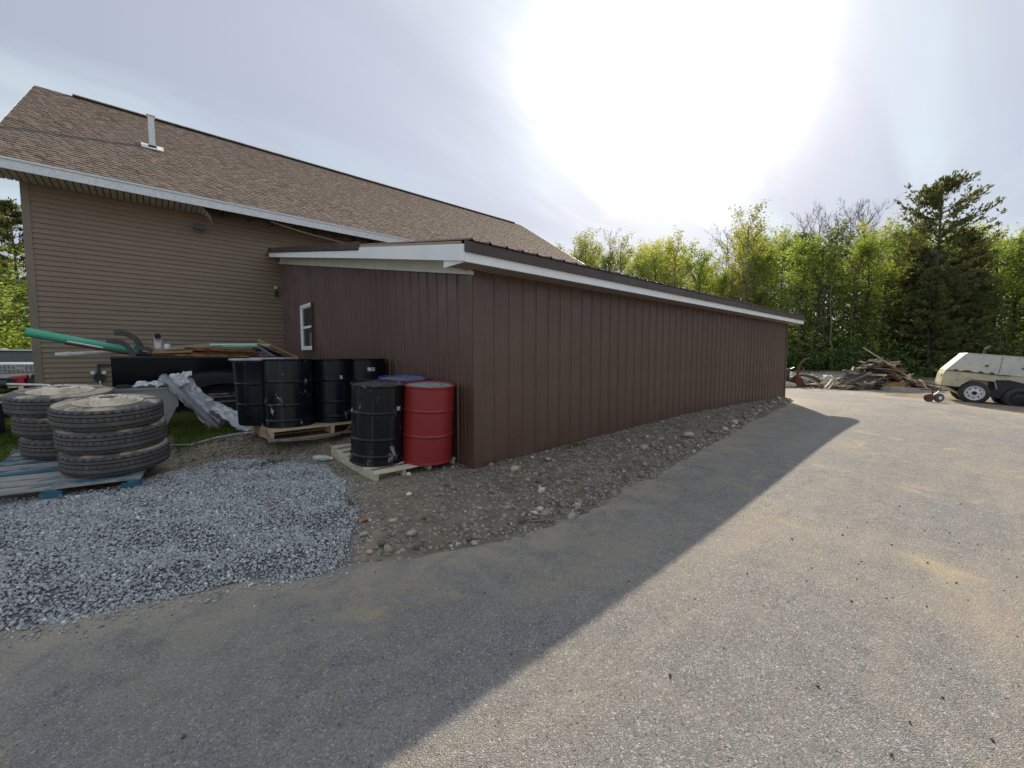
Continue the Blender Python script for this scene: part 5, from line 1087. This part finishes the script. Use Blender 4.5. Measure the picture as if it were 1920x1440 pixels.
mb = MB(); mb.tube([(.17,.8,1.70),(.19,.8,1.90),(.32,.8,1.98)], .045, 10); ex = mb.build('exhaust_pipe', MT['steel_dark'], ctr); mb = MB(); mb.tube([(.32,.8,1.98),(.40,.8,1.94)], .055, 10); o = mb.build('exhaust_cap', MT['dark'], ex)
for q in (.15, 1.25):
    mb = MB(); mb.box((q,.085,1.30), (q+.12,.10,1.34)); mb.box((q+.04,.07,1.30), (q+.08,.086,1.36)); mb.build('door_latch', MT['steel_dark'], ctr)
for q in (.62, 1.75):
    mb = MB(); mb.box((q,.094,1.09), (q+.012,.0995,1.66)); mb.build('panel_seam', MT['dark'], ctr)
mb = MB(); mb.cbox((-1.117,.3,.86), (.02,.08,.09)); mb.build('marker_lamp', MT['rust'], ctr)
for ch in list(ctr.children):
    if ch.name.split('.')[0] not in ('wheel',): ch.scale = (KX, .86, .955)

# small jack wheels by the trailer
def on(x, y): return float(max(ground_z(x, y, False), base_z(x, y)))
def rgt(x, y, d, r_=0.0):  # move d right in the view, r_ away
    return (x+.75*d+.661*r_, y-.661*d+.75*r_)
cx1, cy1 = rgt(TRX, TRY, -1.12, -.05); t = thing('cart_wheel', 'small black cart wheel with white hub left of the compressor trailer', 'wheel', (cx1, cy1, on(cx1,cy1)), R(-41.5)); mb = MB(); Mw = Matrix.Translation((0,0,.14)) @ Matrix.Rotation(R(90),4,'X'); mb.lathe([(.06,-.05),(.13,-.05),(.14,0),(.13,.05),(.06,.05)], 28, Mw); mb.build('tyre', MT['rubber'], t, 40); mb = MB(); mb.lathe([(0,.055),(.055,.055),(.06,.03)], 18, Mw); mb.build('hub', MT['white_pvc'], t); mb = MB(); mb.tube([(-.30,.0,.17),(-.05,.0,.30),(.1,.1,.36)], .022, 6); mb.build('frame_bar', MT['steel_pale'], t)
cx1, cy1 = rgt(TRX, TRY, -1.45, -.05); t = thing('rusty_wheel', 'rusty brown wheel with an upright post beside the cart wheel', 'wheel', (cx1, cy1, on(cx1,cy1)), R(-41.5)); mb = MB(); mb.lathe([(0,-.05),(.12,-.05),(.13,0),(.12,.05),(0,.05)], 24, Matrix.Translation((0,0,.13)) @ Matrix.Rotation(R(90),4,'X')); mb.build('rim', MT['rust'], t, 40); mb = MB(); mb.tube([(.1,0,.0),(.12,0,.45)], .022, 6); mb.tube([(-.3,0,.40),(.6,0,.36)], .02, 6); mb.build('post', MT['rust'], t)

# ------------------------------------------------------------------ scrap pile
PC = Vector((24.0, 3.1, 0)); ru = Vector((.75,-.661,0)); rf = Vector((.661,.75,0))
def pp(u, d, z=0.0):
    q = PC+ru*u+rf*d; return (q.x, q.y, on(q.x, q.y)+z)
GS = 'boards and scrap in the pile at the edge of the woods'
mats_ = [('plank_grey', simple('grey_old_board', (0.24,0.21,0.18), (0.14,0.12,0.10), 6, .85, 0, .3, 30, rnd=.3, sc=(.4,3,3)), 'weathered grey board'), ('board', simple('cream_old_board', (0.60,0.52,0.36), (0.42,0.34,0.22), 6, .8, rnd=.2), 'pale cream board'), ('board', MT['rust'], 'dark brown board'), ('board', simple('brown_old_board', (0.22,0.13,0.075), (0.12,0.075,0.05), 6, .85, rnd=.3), 'reddish brown board'), ('metal_sheet', MT['steel_dark'], 'dark metal sheet'), ('metal_sheet', MT['steel_pale'], 'pale metal sheet')]
rr_ = random.Random(5)
posn = ['at the foot', 'low', 'half way up', 'high', 'at the top']
for k in range(150):
    lev = rr_.random()**1.3; hmax = 1.22; u = rr_.uniform(-1.9, 2.0)*(1-.78*lev)+.15+.25*lev; d = rr_.uniform(-.55,.7)*(1-.5*lev)
    z = .05+lev*hmax; Ln = rr_.uniform(.4, 1.6)*(1-.25*lev); w_ = rr_.uniform(.05,.22); h_ = rr_.uniform(.02,.05)
    mi = rr_.choices(range(6), (7,4,2,4,1.6,1.2))[0]; nm, mm_, lab = mats_[mi]
    if mi >= 4: Ln *= .8; w_ = rr_.uniform(.3,.55); h_ = .012
    yaw_ = R(-41.4)+rr_.gauss(0,.55); pit = rr_.gauss(0,.26)+(-.42*(u-.4)*-1 if abs(u) > .6 else 0)
    c = pp(u, d, z); o = plank('scrap_board' if mi < 4 else 'scrap_sheet', lab+' lying '+posn[min(4, int(lev*5))]+', '+('left' if u < -.4 else 'right' if u > .6 else 'middle')+' of scrap pile', c, (Ln, w_, h_), (rr_.gauss(0,.35), pit, yaw_), mm_, 'board' if mi < 4 else 'metal sheet', GS, .006)
# flat spread of thin boards to the left of the pile
for k in range(60):
    u = rr_.uniform(-3.0,-.5); d = rr_.uniform(-.7,.4); mi = rr_.choice((1,1,3,0)); nm, mm_, lab = mats_[mi]
    plank('scrap_board', lab+' strewn low left of the scrap pile, '+('towards the woods' if d > -.15 else 'by the asphalt'), pp(u, d, rr_.uniform(.04,.28)), (rr_.uniform(.35,1.0), rr_.uniform(.03,.09), .025), (rr_.gauss(0,.3), rr_.gauss(0,.25), R(-41)+rr_.gauss(0,.6)), mm_, 'board', GS)
for k in range(30):
    u = rr_.uniform(1.1,2.9); d = rr_.uniform(-.3,.6); nm, mm_, lab = mats_[rr_.choice((1,2,3,2))]
    plank('scrap_board', lab+' strewn between the scrap pile and the compressor trailer', pp(u, d, rr_.uniform(.15,.55)*(1.2-(u-1.1)*.3)), (rr_.uniform(.4,1.0), rr_.uniform(.03,.10), .03), (rr_.gauss(0,.3), rr_.gauss(.1,.2), R(-41)+rr_.gauss(0,.5)), mm_, 'board', GS)
a_, b_ = Vector(pp(-.68,-.35,1.80)), Vector(pp(.70,-.3,1.05)); b2_ = Vector(pp(1.9,-.2,.35)); mb = MB(); mb.tube([a_, b_, b2_], [.025,.022,.02], 8); tag(mb.build('long_pole', mats_[1][1]), 'long pale pole sticking up to the left out of the scrap pile', 'pole')
mb = MB(); mb.tube([pp(-.35,0,1.10), pp(.55,0,1.42)], .022, 6); tag(mb.build('short_pole', mats_[3][1]), 'short thin stick crossing the long pole on the pile', 'pole')
plank('orange_panel', 'orange brown wood box side low in the front of the pile', pp(.55,-.62,.24), (.85,.03,.26), (0, R(2), R(-41.4)), MT['plank_o'], 'panel')
ub, db = .95, -.80; mb = MB(); mb.prism([(-.95,0),(.95,0),(.92,.20),(-.92,.22)], -.2, .2); o = mb.build('concrete_block', MT['concrete'], None, None, pp(ub, db, -.04)); o.rotation_euler = (0,R(3.5),R(-41.4)); tag(o, 'long grey concrete block at the foot of the scrap pile', 'concrete block')
# pale rubble, dark bin, tan mound, rusty ring
n = 260; uu = RNG.uniform(-4.2, -1.3, n); ddd = RNG.uniform(.4, 3.2, n); xs = PC.x+ru.x*uu+rf.x*ddd; ys = PC.y+ru.y*uu+rf.y*ddd
scatter_stones('rubble', xs, ys, RNG.uniform(.10,.30,n), MT['rubble'], .1, .6, .3, zf=lambda a, b: ground_z(a,b,False), bv=IV, bf=IF, tones=RNG.uniform(0,1,n), zadd=RNG.uniform(0,.28,n))['label'] = 'heap of pale broken rubble left of the scrap pile'
bn = thing('metal_bin', 'dark open steel bin half hidden by the far end of the shed', 'bin', pp(-4.0, .2), R(-41.4)); bz_ = .74
for lo, hi in (((-1.1,0,.0),(.55,.03,bz_)), ((-1.1,.9,.0),(.55,.93,bz_)), ((-1.1,.03,.0),(-1.07,.9,bz_)), ((.52,.03,0),(.55,.9,bz_))): mb = MB(); mb.box(lo, hi); mb.build('side_plate', MT['steel_dark'], bn)
mb = MB(); mb.box((-1.1,.03,.0), (.52,.9,.05)); mb.build('bottom_plate', MT['steel_dark'], bn); mb = MB(); mb.box((-1.12,-.03,bz_), (.58,.0,bz_+.03)); mb.tube([(.55,-.02,bz_),(.72,-.04,bz_+.08)], .025, 6); mb.build('rim_bar', MT['steel_pale'], bn)
mb = MB(); mb.tube([(-.35,.0,bz_),(-.28,0,bz_+.12),(-.1,0,bz_+.17),(.1,0,bz_+.12),(.18,0,bz_)], .02, 6); mb.build('bail', MT['steel_dark'], bn)
x_, y_, z_ = pp(-4.05, -.35); rock(x_, y_, .42, 'broad tan boulder in front of the dark steel bin', 'stone_tan', .55, 41, name='boulder', z=z_, yaw=R(-41), el=1.5)
x_, y_, z_ = pp(-4.65, -.30); rock(x_, y_, .30, 'smaller tan boulder just at the shed corner before the bin', 'stone_tan', .5, 42, name='boulder', z=z_)
rg = thing('farm_implement', 'rusty curved steel frame with an upright hook left of the scrap pile', 'steel frame', pp(-2.95, -.1), R(-41.4))
mb = MB(); mb.tube([(-.55,0,.12),(-.58,.05,.35),(-.35,.1,.52),(.0,.1,.52),(.35,.05,.45),(.62,0,.28),(.68,0,.02)], .055, 8); mb.build('curved_bar', MT['rust'], rg, 50)
mb = MB(); mb.tube([(-.45,0,.35),(-.35,0,.62),(-.28,.0,.95),(-.12,0,1.20),(.10,0,1.28),(.22,0,1.25)], [.055,.05,.045,.04,.032,.025], 8); mb.build('hook', MT['rust'], rg, 50)
mb = MB(); mb.prism([(-.62,0),(-.10,0),(-.14,.30),(-.30,.50),(-.42,.48),(-.52,.25)], -.08, .12); mb.build('base_plate', MT['rust'], rg)
mb = MB(); mb.tube([(-.1,0,.06),(.4,-.05,.07),(.72,0,.03)], .05, 8); mb.build('foot_bar', MT['rust'], rg, 50)

# ------------------------------------------------------------------ trees
def leaf_cloud(C, R_, n, size, rs, elong=1.0, up=.25):
    """n leaves in gaussian balls round the centres C (k,3)"""
    idx = rs.integers(0, len(C), n); P = C[idx]+rs.normal(0, 1, (n,3))*R_[idx][:,None]*np.array([1,1,.75]); return P
def leaf_quads(P, size, rs, elong=1.6, up=.3, dirs=None):
    n = len(P); a = rs.normal(size=(n,3)) if dirs is None else dirs+rs.normal(0, .35, (n,3)); a[:,2] *= (.6 if dirs is None else 1); a /= np.linalg.norm(a, axis=1)[:,None]
    b = rs.normal(size=(n,3)); b -= (b*a).sum(1)[:,None]*a; b /= np.linalg.norm(b, axis=1)[:,None]
    s = size*rs.uniform(.6,1.4,n); a = a*(s*elong*.5)[:,None]; b = b*(s*.5)[:,None]
    V = np.stack([P-a, P+b*.9, P+a, P-b*.9], 1).reshape(-1,3); F = np.arange(n*4).reshape(-1,4); return V, F
def tubes_np(segs, n=5):
    """segs: list of (p0,p1,r0,r1)"""
    V = []; F = []; ang = np.arange(n)*2*PI/n; ca, sa = np.cos(ang), np.sin(ang)
    for p0, p1, r0, r1 in segs:
        p0 = np.array(p0); p1 = np.array(p1); d = p1-p0; d /= (np.linalg.norm(d)+1e-9); a = np.cross(d, (0,0,1.)) if abs(d[2]) < .95 else np.cross(d, (0,1.,0)); a /= np.linalg.norm(a); b = np.cross(d, a); k = len(V)*n
        ring = ca[:,None]*a+sa[:,None]*b; V.append(p0+ring*r0); V.append(p1+ring*r1); F += [(k+i, k+(i+1)%n, k+n+(i+1)%n, k+n+i) for i in range(n)]
    return np.concatenate(V), np.array(F)
def grow(seed, h=14, base=.3, spread=2.6, nl=20, bare=False, leaves=5200, lsize=.16, lean=.03, tr=.19):
    rs = np.random.default_rng(seed); segs = []; tips = []; rad = []; p = np.zeros(3); N_ = 9; pts = [p.copy()]; tx = rs.normal(0,lean,2)
    for i in range(N_): p = p+np.array([tx[0]+rs.normal(0,.05), tx[1]+rs.normal(0,.05), h*.93/N_]); pts.append(p.copy())
    rt = lambda t: tr*(1-.85*t)+.01
    for i in range(N_): segs.append((pts[i], pts[i+1], rt(i/N_), rt((i+1)/N_)))
    pts = np.array(pts)
    for k in range(nl):
        t = base+(1-base)*(k+rs.uniform(0,.8))/nl; t = min(t,.99); f = t*N_; i = int(f); q = pts[i]+(pts[min(i+1,N_)]-pts[i])*(f-i); az = k*2.4+rs.uniform(-.5,.5)
        ln = spread*(.72+.75*math.sin(2.6*((t-base)/(1-base))**.8)-.25*((t-base)/(1-base))**3)*rs.uniform(.55,1.1); el = R(rs.uniform(8,34)+34*(t-base)/(1-base))
        d = np.array([math.cos(az)*math.cos(el), math.sin(az)*math.cos(el), math.sin(el)]); cur = q.copy(); r0 = rt(t)*.55; m = 4
        for j in range(m):
            nx = cur+d*ln/m; segs.append((cur, nx, r0*(1-j/m)+.006, r0*(1-(j+1)/m)+.006)); d = d+rs.normal(0,.16,3)+np.array([0,0,.10]); d /= np.linalg.norm(d)
            nb = 3 if bare else 2
            for _ in range(nb):
                d2 = d+rs.normal(0,.55,3)+np.array([0,0,.25 if bare else .1]); d2 /= np.linalg.norm(d2); l2 = ln*rs.uniform(.2,.42); e = nx+d2*l2; segs.append((nx, e, r0*.35*(1-j/m)+.006, .004)); tips.append(e); tips.append((nx+e)/2); rad += [.26,.22]
                if bare:
                    for _ in range(3): d3 = d2+rs.normal(0,.4,3)+np.array([0,0,.25]); d3 /= np.linalg.norm(d3); segs.append((nx+d2*l2*.6, nx+d2*l2*.6+d3*l2*.7, .007, .003))
            cur = nx
        tips.append(cur); rad.append(.26)
    V, F = tubes_np(segs, 5); tips = np.array(tips); rad = np.array(rad)
    if bare: return (V, F), None
    sel = rs.random(len(tips)) < .8; P = leaf_cloud(tips[sel], rad[sel], leaves, lsize, rs); return (V, F), leaf_quads(P, lsize, rs)
TREEV = []
specs = [('leaf',14,.26,2.3,30,4600),('leaf',13,.20,2.6,32,5200),('leaf_yellow',14.5,.34,2.2,28,3400),('leaf_dark',12,.12,2.5,32,6000),('leaf',15,.30,2.3,30,3800),('leaf_yellow',13.5,.25,2.4,28,3800),('leaf_dark',13,.16,2.6,32,5200)]
for k, (lm, h, b, sp_, nl, lv) in enumerate(specs):
    (tv, tf), (lv_, lf_) = grow(100+k, h, b, sp_, nl, False, int(lv*1.0), .135)
    TREEV.append((h, npmesh('trunk', tv, tf, MT['bark_pale'] if k in (2,5) else MT['bark'], None, True), npmesh('crown', lv_, lf_, MT[lm])))
BAREV = []
for k in range(3):
    (tv, tf), _ = grow(200+k, 15, .45, 2.3, 20, True, tr=.11); BAREV.append((15, npmesh('trunk', tv, tf, MT['twig'], None, True)))
def put_tree(x, y, top, v, label, bare=False, group=None, wide=1.0):
    z0 = gz(x, y)-.1; h, *ms = (BAREV if bare else TREEV)[v]; s_ = (top-z0)/h
    t = thing('bare_tree' if bare else 'deciduous_tree', label, 'tree', (x, y, z0), random.uniform(0, 6.28), group); t.scale = (wide*max(s_,.85), wide*max(s_,.85), s_)
    link('trunk', ms[0], t)
    if not bare: link('crown', ms[1], t)
TR = [(43.9,10.8,12.1,'d'),(44.6,9.7,12.1,'d'),(50.5,9.6,11.6,'d'),(47.5,7.6,11.5,'d'),(48.2,6.6,12.4,'d'),(54.3,6.3,12.0,'d'),(54.9,4.9,13.4,'d'),(54.9,3.8,12.0,'d'),(58.2,2.5,10.8,'d'),(58.0,1.3,9.6,'d'),(57.6,0.3,13.2,'d'),(62.1,-1.0,12.7,'d'),(63.6,-2.1,12.8,'d'),(64.6,-3.4,12.9,'d'),(63.8,-4.3,12.8,'d'),(62.5,-5.1,11.8,'d'),(61.3,-5.8,12.0,'d'),(66.5,-7.1,13.2,'d'),(71.7,-8.7,14.8,'d'),(65.9,-8.8,12.8,'d'),
(35.7,34.5,13.5,'d'),(38.1,34.3,13.7,'d'),(36.7,30.9,14.2,'d'),(41.4,31.9,15.7,'d'),(40.3,28.8,14.9,'d'),(44.6,29.9,15.4,'d'),(46.7,28.3,15.2,'d'),(45.1,25.6,14.6,'d'),(47.5,24.6,14.9,'d'),(54.4,18.1,16.9,'d'),(60.5,18.5,17.1,'d'),(54.5,15.2,15.5,'d'),(60.8,15.4,16.5,'d'),(60.4,13.9,16.0,'d'),(59.1,11.6,14.9,'d'),(63.3,10.6,15.0,'d'),(63.3,9.1,15.7,'d'),(66.1,8.3,16.5,'d'),(71.8,7.1,17.1,'d'),(67.5,5.5,16.4,'d'),(68.5,4.4,15.4,'d'),(67.9,3.2,15.0,'d'),(79.0,2.2,17.7,'d'),(77.4,0.4,16.4,'d'),(77.5,-1.1,17.2,'d'),(82.9,-2.4,16.7,'d'),(78.8,-3.8,16.1,'d'),(84.0,-5.5,16.6,'d'),(85.8,-6.9,17.0,'d'),(82.6,-9.8,16.2,'d'),
(45.0,45.9,16.1,'d'),(43.3,40.5,14.9,'d'),(49.8,43.0,18.1,'d'),(52.2,40.0,17.4,'d'),(55.3,38.1,19.5,'d'),(54.7,33.5,17.2,'d'),(58.3,31.6,18.4,'d'),(57.2,28.5,17.1,'d'),(63.6,22.7,18.7,'d'),(66.8,20.5,17.9,'d'),(74.7,20.1,19.1,'d'),(74.4,17.6,17.4,'d'),(73.2,15.2,17.3,'d'),(79.5,13.3,18.8,'d'),(84.8,11.1,20.2,'d'),(82.3,7.9,19.0,'d'),(87.2,5.6,18.7,'d'),(93.8,4.0,20.7,'d'),(92.0,2.1,19.6,'d'),(98.8,-0.1,19.8,'d'),(47.7,16.6,16.0,'D'),
(58.4,23.2,18.3,'b'),(65.6,16.8,19.3,'b'),(66.8,15.8,20.2,'b'),(68.2,14.5,20.5,'b'),(69.2,13.6,20.3,'b'),(70.7,12.3,21.3,'b'),(71.6,11.5,21.1,'b'),(72.7,10.5,20.5,'b'),(46.6,33.5,17.7,'b')]
TR = [q for k, q in enumerate(TR) if not (54 <= k < 74 and k % 3 == 0)]
labs = ['light green spring tree in the belt of woods behind the yard', 'full green tree in the belt of woods behind the yard', 'thin yellow green tree among the woods behind the yard', 'dark green bushy tree in the woods behind the yard', 'tall loose green tree in the woods behind the yard', 'yellowish young tree in the woods behind the yard', 'broad dark green tree in the woods behind the yard']
GT = 'trees in the woods beyond the driveway'
def where(x_, y_):
    px = 512+409.6*(x_*.7497-y_*.6618)/(x_*.6618+y_*.7497)
    for lim, ph in ((590,'past the house roof end'),(630,'over the near shed roof'),(685,'over the middle shed roof'),(730,'in the woods gap'),(765,'over the far shed roof'),(800,'at the shed end'),(840,'behind the rubble'),(880,'behind the scrap pile'),(925,'left of the tall pine'),(975,'around the tall pine'),(1030,'behind the trailer')):
        if px < lim: return ph
    return 'right beyond the trailer'
rt = random.Random(3)
for k in range(26):     # fill the belt beyond the shed roof
    a_ = rt.uniform(.02, .36); dep = rt.uniform(44, 70); px_ = 1045+rt.random()*430; r_ = (px_-960)/768
    ty_ = 440+rt.uniform(0, 40) if not 1285 < px_ < 1385 else 480+rt.uniform(0, 50)
    TR.append((dep*(.6616+.7498*r_), dep*(.7498-.6616*r_), 1.5+(668-ty_)/768*dep, 'd'))
for k, (x_, y_, tp, ty) in enumerate(TR):
    dist_ = 'near' if math.hypot(x_, y_) < 55 else 'far' if math.hypot(x_, y_) > 70 else 'middle'
    if ty == 'b': put_tree(x_, y_, tp, k % 3, 'leafless grey tree rising above the green woods '+where(x_, y_), True, 'bare trees above the woods')
    elif ty == 'D': put_tree(x_, y_, tp, 2, 'tall airy tree standing alone in the gap beyond the shed roof', False, GT, .95)
    else:
        front = k < 20; v = rt.choice((1,3,6,3,0,4)) if front else rt.choice((0,2,4,5,1,2,5)); lb = labs[v].split(' in the')[0].split(' among')[0]
        put_tree(x_, y_, tp*(.95+.05*math.sin(k*2.3)), v, lb+' in '+dist_+' row '+where(x_, y_), False, GT, 1.12 if front else 1.0)
# pines
def pine(seed, h, prof, nwh, per, droop, tr=.2, tufts=16, nsize=.26, rows=None):
    rs = np.random.default_rng(seed); segs = [((0,0,0),(rs.normal(0,.1),rs.normal(0,.1),h*.5),tr,tr*.65)]; top = (rs.normal(0,.15), rs.normal(0,.15), h); segs.append((segs[0][1], top, tr*.65, .03)); P = []; D = []
    mid = np.array(segs[0][1]); tp = np.array(top)
    for k in range(nwh):
        t = k/(nwh-1); z = h*(.10+.88*t); q = mid*(z/(h*.5)) if z < h*.5 else mid+(tp-mid)*((z-h*.5)/(h*.5)); w = np.interp(z/h, *prof)
        for j in range(per):
            az = rs.uniform(0, 2*PI); ln = w*rs.uniform(.45,1.15); el = R(droop[0]+(droop[1]-droop[0])*t+rs.normal(0,7)); d = np.array([math.cos(az)*math.cos(el), math.sin(az)*math.cos(el), math.sin(el)]); cur = q.copy(); m = 5
            for i in range(m):
                nx = cur+d*ln/m; segs.append((cur, nx, .04*(1-i/m)*(1-t*.5)+.006, .04*(1-(i+1)/m)*(1-t*.5)+.006)); d = d+np.array([0,0,.06])+rs.normal(0,.07,3); d /= np.linalg.norm(d)
                if i >= 1:
                    for _ in range(tufts): sd = d+rs.normal(0,.6,3)*np.array([1,1,.4]); e = nx+sd*rs.uniform(.0,.42)*(1.1-i/m*.3); P.append(e+rs.normal(0,.05,3)); D.append(sd+np.array([0,0,.5]))
                cur = nx
    V, F = tubes_np(segs, 6); P = np.array(P); D = np.array(D); D /= np.linalg.norm(D, axis=1)[:,None]
    lv = leaf_quads(np.repeat(P,3,0)+rs.normal(0,.06,(len(P)*3,3)), nsize*.45, rs, 2.6, 0, np.repeat(D,3,0)); return (V, F), lv
def put_conifer(name, x, y, label, parts_, group=None, rz=0.0, s_=1.0):
    t = thing(name, label, 'tree', (x, y, gz(x,y)-.1), rz, group); t.scale = (s_,)*3; link('trunk', parts_[0], t); link('crown', parts_[1], t); return t
(tv,tf),(lv_,lf_) = pine(5, 15.6, ([0,.1,.25,.45,.62,.70,.78,.86,.93,1.0], [1.5,2.9,3.3,3.4,3.2,3.9,2.9,3.4,1.9,.7]), 30, 7, (-8, 38), .24, 6)
pm = (npmesh('trunk', tv, tf, MT['bark'], None, True), npmesh('crown', lv_, lf_, MT['needle'])); put_conifer('pine_tree', 49.3, 2.6, 'tall white pine with flat ragged branches towering over the woods', pm, None, 2.2)
(tv,tf),(lv_,lf_) = pine(8, 12, ([0,.1,.4,.8,1.0], [2.0,2.8,2.3,1.2,.2]), 26, 7, (-18, 25), .16, 8)
hm = (npmesh('trunk', tv, tf, MT['bark'], None, True), npmesh('crown', lv_, lf_, MT['needle']))
put_conifer('hemlock_tree', 49.8, 4.0, 'dark hemlock left of the tall white pine', hm, 'dark conifers near the tall pine', .5, .88); put_conifer('hemlock_tree', 53.5, .9, 'dark conifer right behind the trunk of the tall white pine', hm, 'dark conifers near the tall pine', 2.5, 1.02); put_conifer('hemlock_tree', 47.6, 2.6, 'low dark conifer in front of the tall white pine', hm, 'dark conifers near the tall pine', 4.1, .72)
# left background trees
(tv,tf),(lv_,lf_) = pine(9, 13.5, ([0,.15,.45,.8,1.0], [2.4,3.0,2.3,1.3,.3]), 22, 6, (-12, 25), .16, 9)
put_conifer('spruce_tree', -7.6, 51.5, 'ragged spruce rising left of the house corner', (npmesh('trunk', tv, tf, MT['bark'], None, True), npmesh('crown', lv_, lf_, MT['needle'])), None, 1.0)
GL = 'green trees beyond the silver car'
for x_, y_, tp, v in ((-8.9,47.2,8.6,3),(-12.5,50,10,6),(-9.5,58,10.5,0),(-7.9,43.5,6.0,1),(-5.2,45,6.5,3),(-11,43,6.5,1),(-2,52,9,0),(-16,48,11,4),(-21,52,12,1),(2,58,10,6)): put_tree(x_, y_, tp, v, labs[v].split(' in the')[0].split(' among')[0]+' beyond the silver car left of the house', False, GL, 1.15)
# trees off to the right, seen from a step aside
for x_, y_, tp, v in ((62,-13,14,1),(58,-16,13,3),(64,-20,15,0),(56,-24,13,6),(60,-30,14,1),(52,-34,13,3)): put_tree(x_, y_, tp, v, labs[v], False, GT, 1.15)
# undergrowth and deep woods as masses of leaves
rs = np.random.default_rng(77)
def belt(name, pts, width, zlo, zhi, n, size, m, label):
    P_ = np.array(pts, float); seg = rs.integers(0, len(P_)-1, n); t = rs.random(n)[:,None]; c = P_[seg]*(1-t)+P_[seg+1]*t; d = rs.normal(0, width, (n,2))*.5
    cl = rs.integers(0, 900, n); cz = rs.random(900)**1.6; off = rs.normal(0, .9, (900,2)); x = c[:,0]+d[:,0]+off[cl,0]; y = c[:,1]+d[:,1]+off[cl,1]; top = zlo+(zhi-zlo)*(0.35+.65*vnoise(x, y, .35, 5)); z = ground_z(x, y, False)+top*rs.random(n)**.8*(.5+.5*cz[cl])
    V, F = leaf_quads(np.stack([x,y,z],1), size, rs); o = link(name, npmesh(name, V, F, m)); tag(o, label, None, None, 'stuff'); return o
FR = [(22,42),(30,34),(36,27),(40,20),(42,14),(44,10),(47.5,6.5),(53,3),(57,-1),(60,-6),(60,-14),(56,-28)]
BK = [(30,46),(42,36),(50,28),(58,20),(64,12),(68,6),(72,0),(76,-6),(76,-16),(70,-34)]
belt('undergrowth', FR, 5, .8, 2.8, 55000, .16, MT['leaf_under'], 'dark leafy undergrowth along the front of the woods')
belt('sapling_leaves', FR, 4, 1.5, 6.0, 15000, .17, MT['leaf'], 'light green saplings along the front of the woods')
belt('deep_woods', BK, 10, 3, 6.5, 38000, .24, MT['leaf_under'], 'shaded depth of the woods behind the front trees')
belt('far_woods', [(-60,90),(-20,95),(20,92),(60,80),(95,50),(115,20),(120,-20),(105,-60)], 16, 4, 9.5, 60000, .5, MT['leaf_dark'], 'distant continuous tree belt beyond the woods')
belt('left_thicket', [(-30,40),(-18,41),(-10,41),(-4,42),(4,46)], 3, 1.5, 5.0, 36000, .15, MT['leaf'], 'green thicket beyond the silver car')
# slim stems and dead branches at the front of the woods
for k in range(60):
    t_ = rr_.random()*(len(FR)-4)+1.5; i = int(t_); f_ = t_-i; cx0 = FR[i][0]*(1-f_)+FR[min(i+1,len(FR)-1)][0]*f_-1.5+rr_.gauss(0,.8); cy0 = FR[i][1]*(1-f_)+FR[min(i+1,len(FR)-1)][1]*f_+rr_.gauss(0,.8)
    pale = k % 2 == 0; mb = MB(); P = [(0,0,0)]; x0 = y0_ = 0; hh_ = rr_.uniform(3.5,8)
    for j in range(6): x0 += rr_.gauss(0,.14); y0_ += rr_.gauss(0,.14); P.append((x0, y0_, hh_*(j+1)/6))
    r0 = rr_.uniform(.03,.08); mb.tube(P, [r0*(1-j/7.5) for j in range(7)], 6)
    for j in range(7): q = P[rr_.randint(1,6)]; a = rr_.uniform(0,6.28); l_ = rr_.uniform(.4,1.4); mb.tube([q, (q[0]+math.cos(a)*l_*.6, q[1]+math.sin(a)*l_*.6, q[2]+l_*.25), (q[0]+math.cos(a)*l_, q[1]+math.sin(a)*l_, q[2]+l_*rr_.uniform(.1,.7))], [.018,.012,.005], 4)
    o = mb.build('slim_stem', MT['bark_pale'] if pale else MT['bark'], None, 60, (cx0, cy0, gz(cx0,cy0)-.1)); tag(o, 'pale slim dead stem at the front of the woods' if pale else 'dark slim stem at the front of the woods', 'tree', 'slim stems at the front of the woods')
# neighbours that would read alike are told apart by their order from the left
for o in bpy.data.objects:
    if o.parent is None and o.name.startswith('slim_stem'): o['label'] = o['label'].replace('at the front of the woods', 'before the woods '+where(o.location.x, o.location.y))
byl = {}
for o in bpy.data.objects:
    if o.parent is None and o.get('category') in ('tree', 'board', 'metal sheet', 'plank'): byl.setdefault(o['label'], []).append(o)
ORD = 'leftmost second third fourth fifth sixth seventh eighth ninth tenth eleventh twelfth thirteenth fourteenth fifteenth sixteenth seventeenth eighteenth nineteenth twentieth'.split()
for lb, os_ in byl.items():
    if len(os_) < 2 or len(os_) > 20: continue
    os_.sort(key=lambda o: (o.location.x*.7497-o.location.y*.6618)/(o.location.x*.6618+o.location.y*.7497))
    wd = {2: ('left', 'right'), 3: ('leftmost', 'middle', 'rightmost')}.get(len(os_)) or [ORD[k]+(' from left' if k else '') for k in range(len(os_))]
    for k, o in enumerate(os_):
        if len(lb.split()) <= 14: o['label'] = lb+', '+wd[k]
print('objects', len(bpy.data.objects), 'polys', sum(len(m.polygons) for m in bpy.data.meshes))
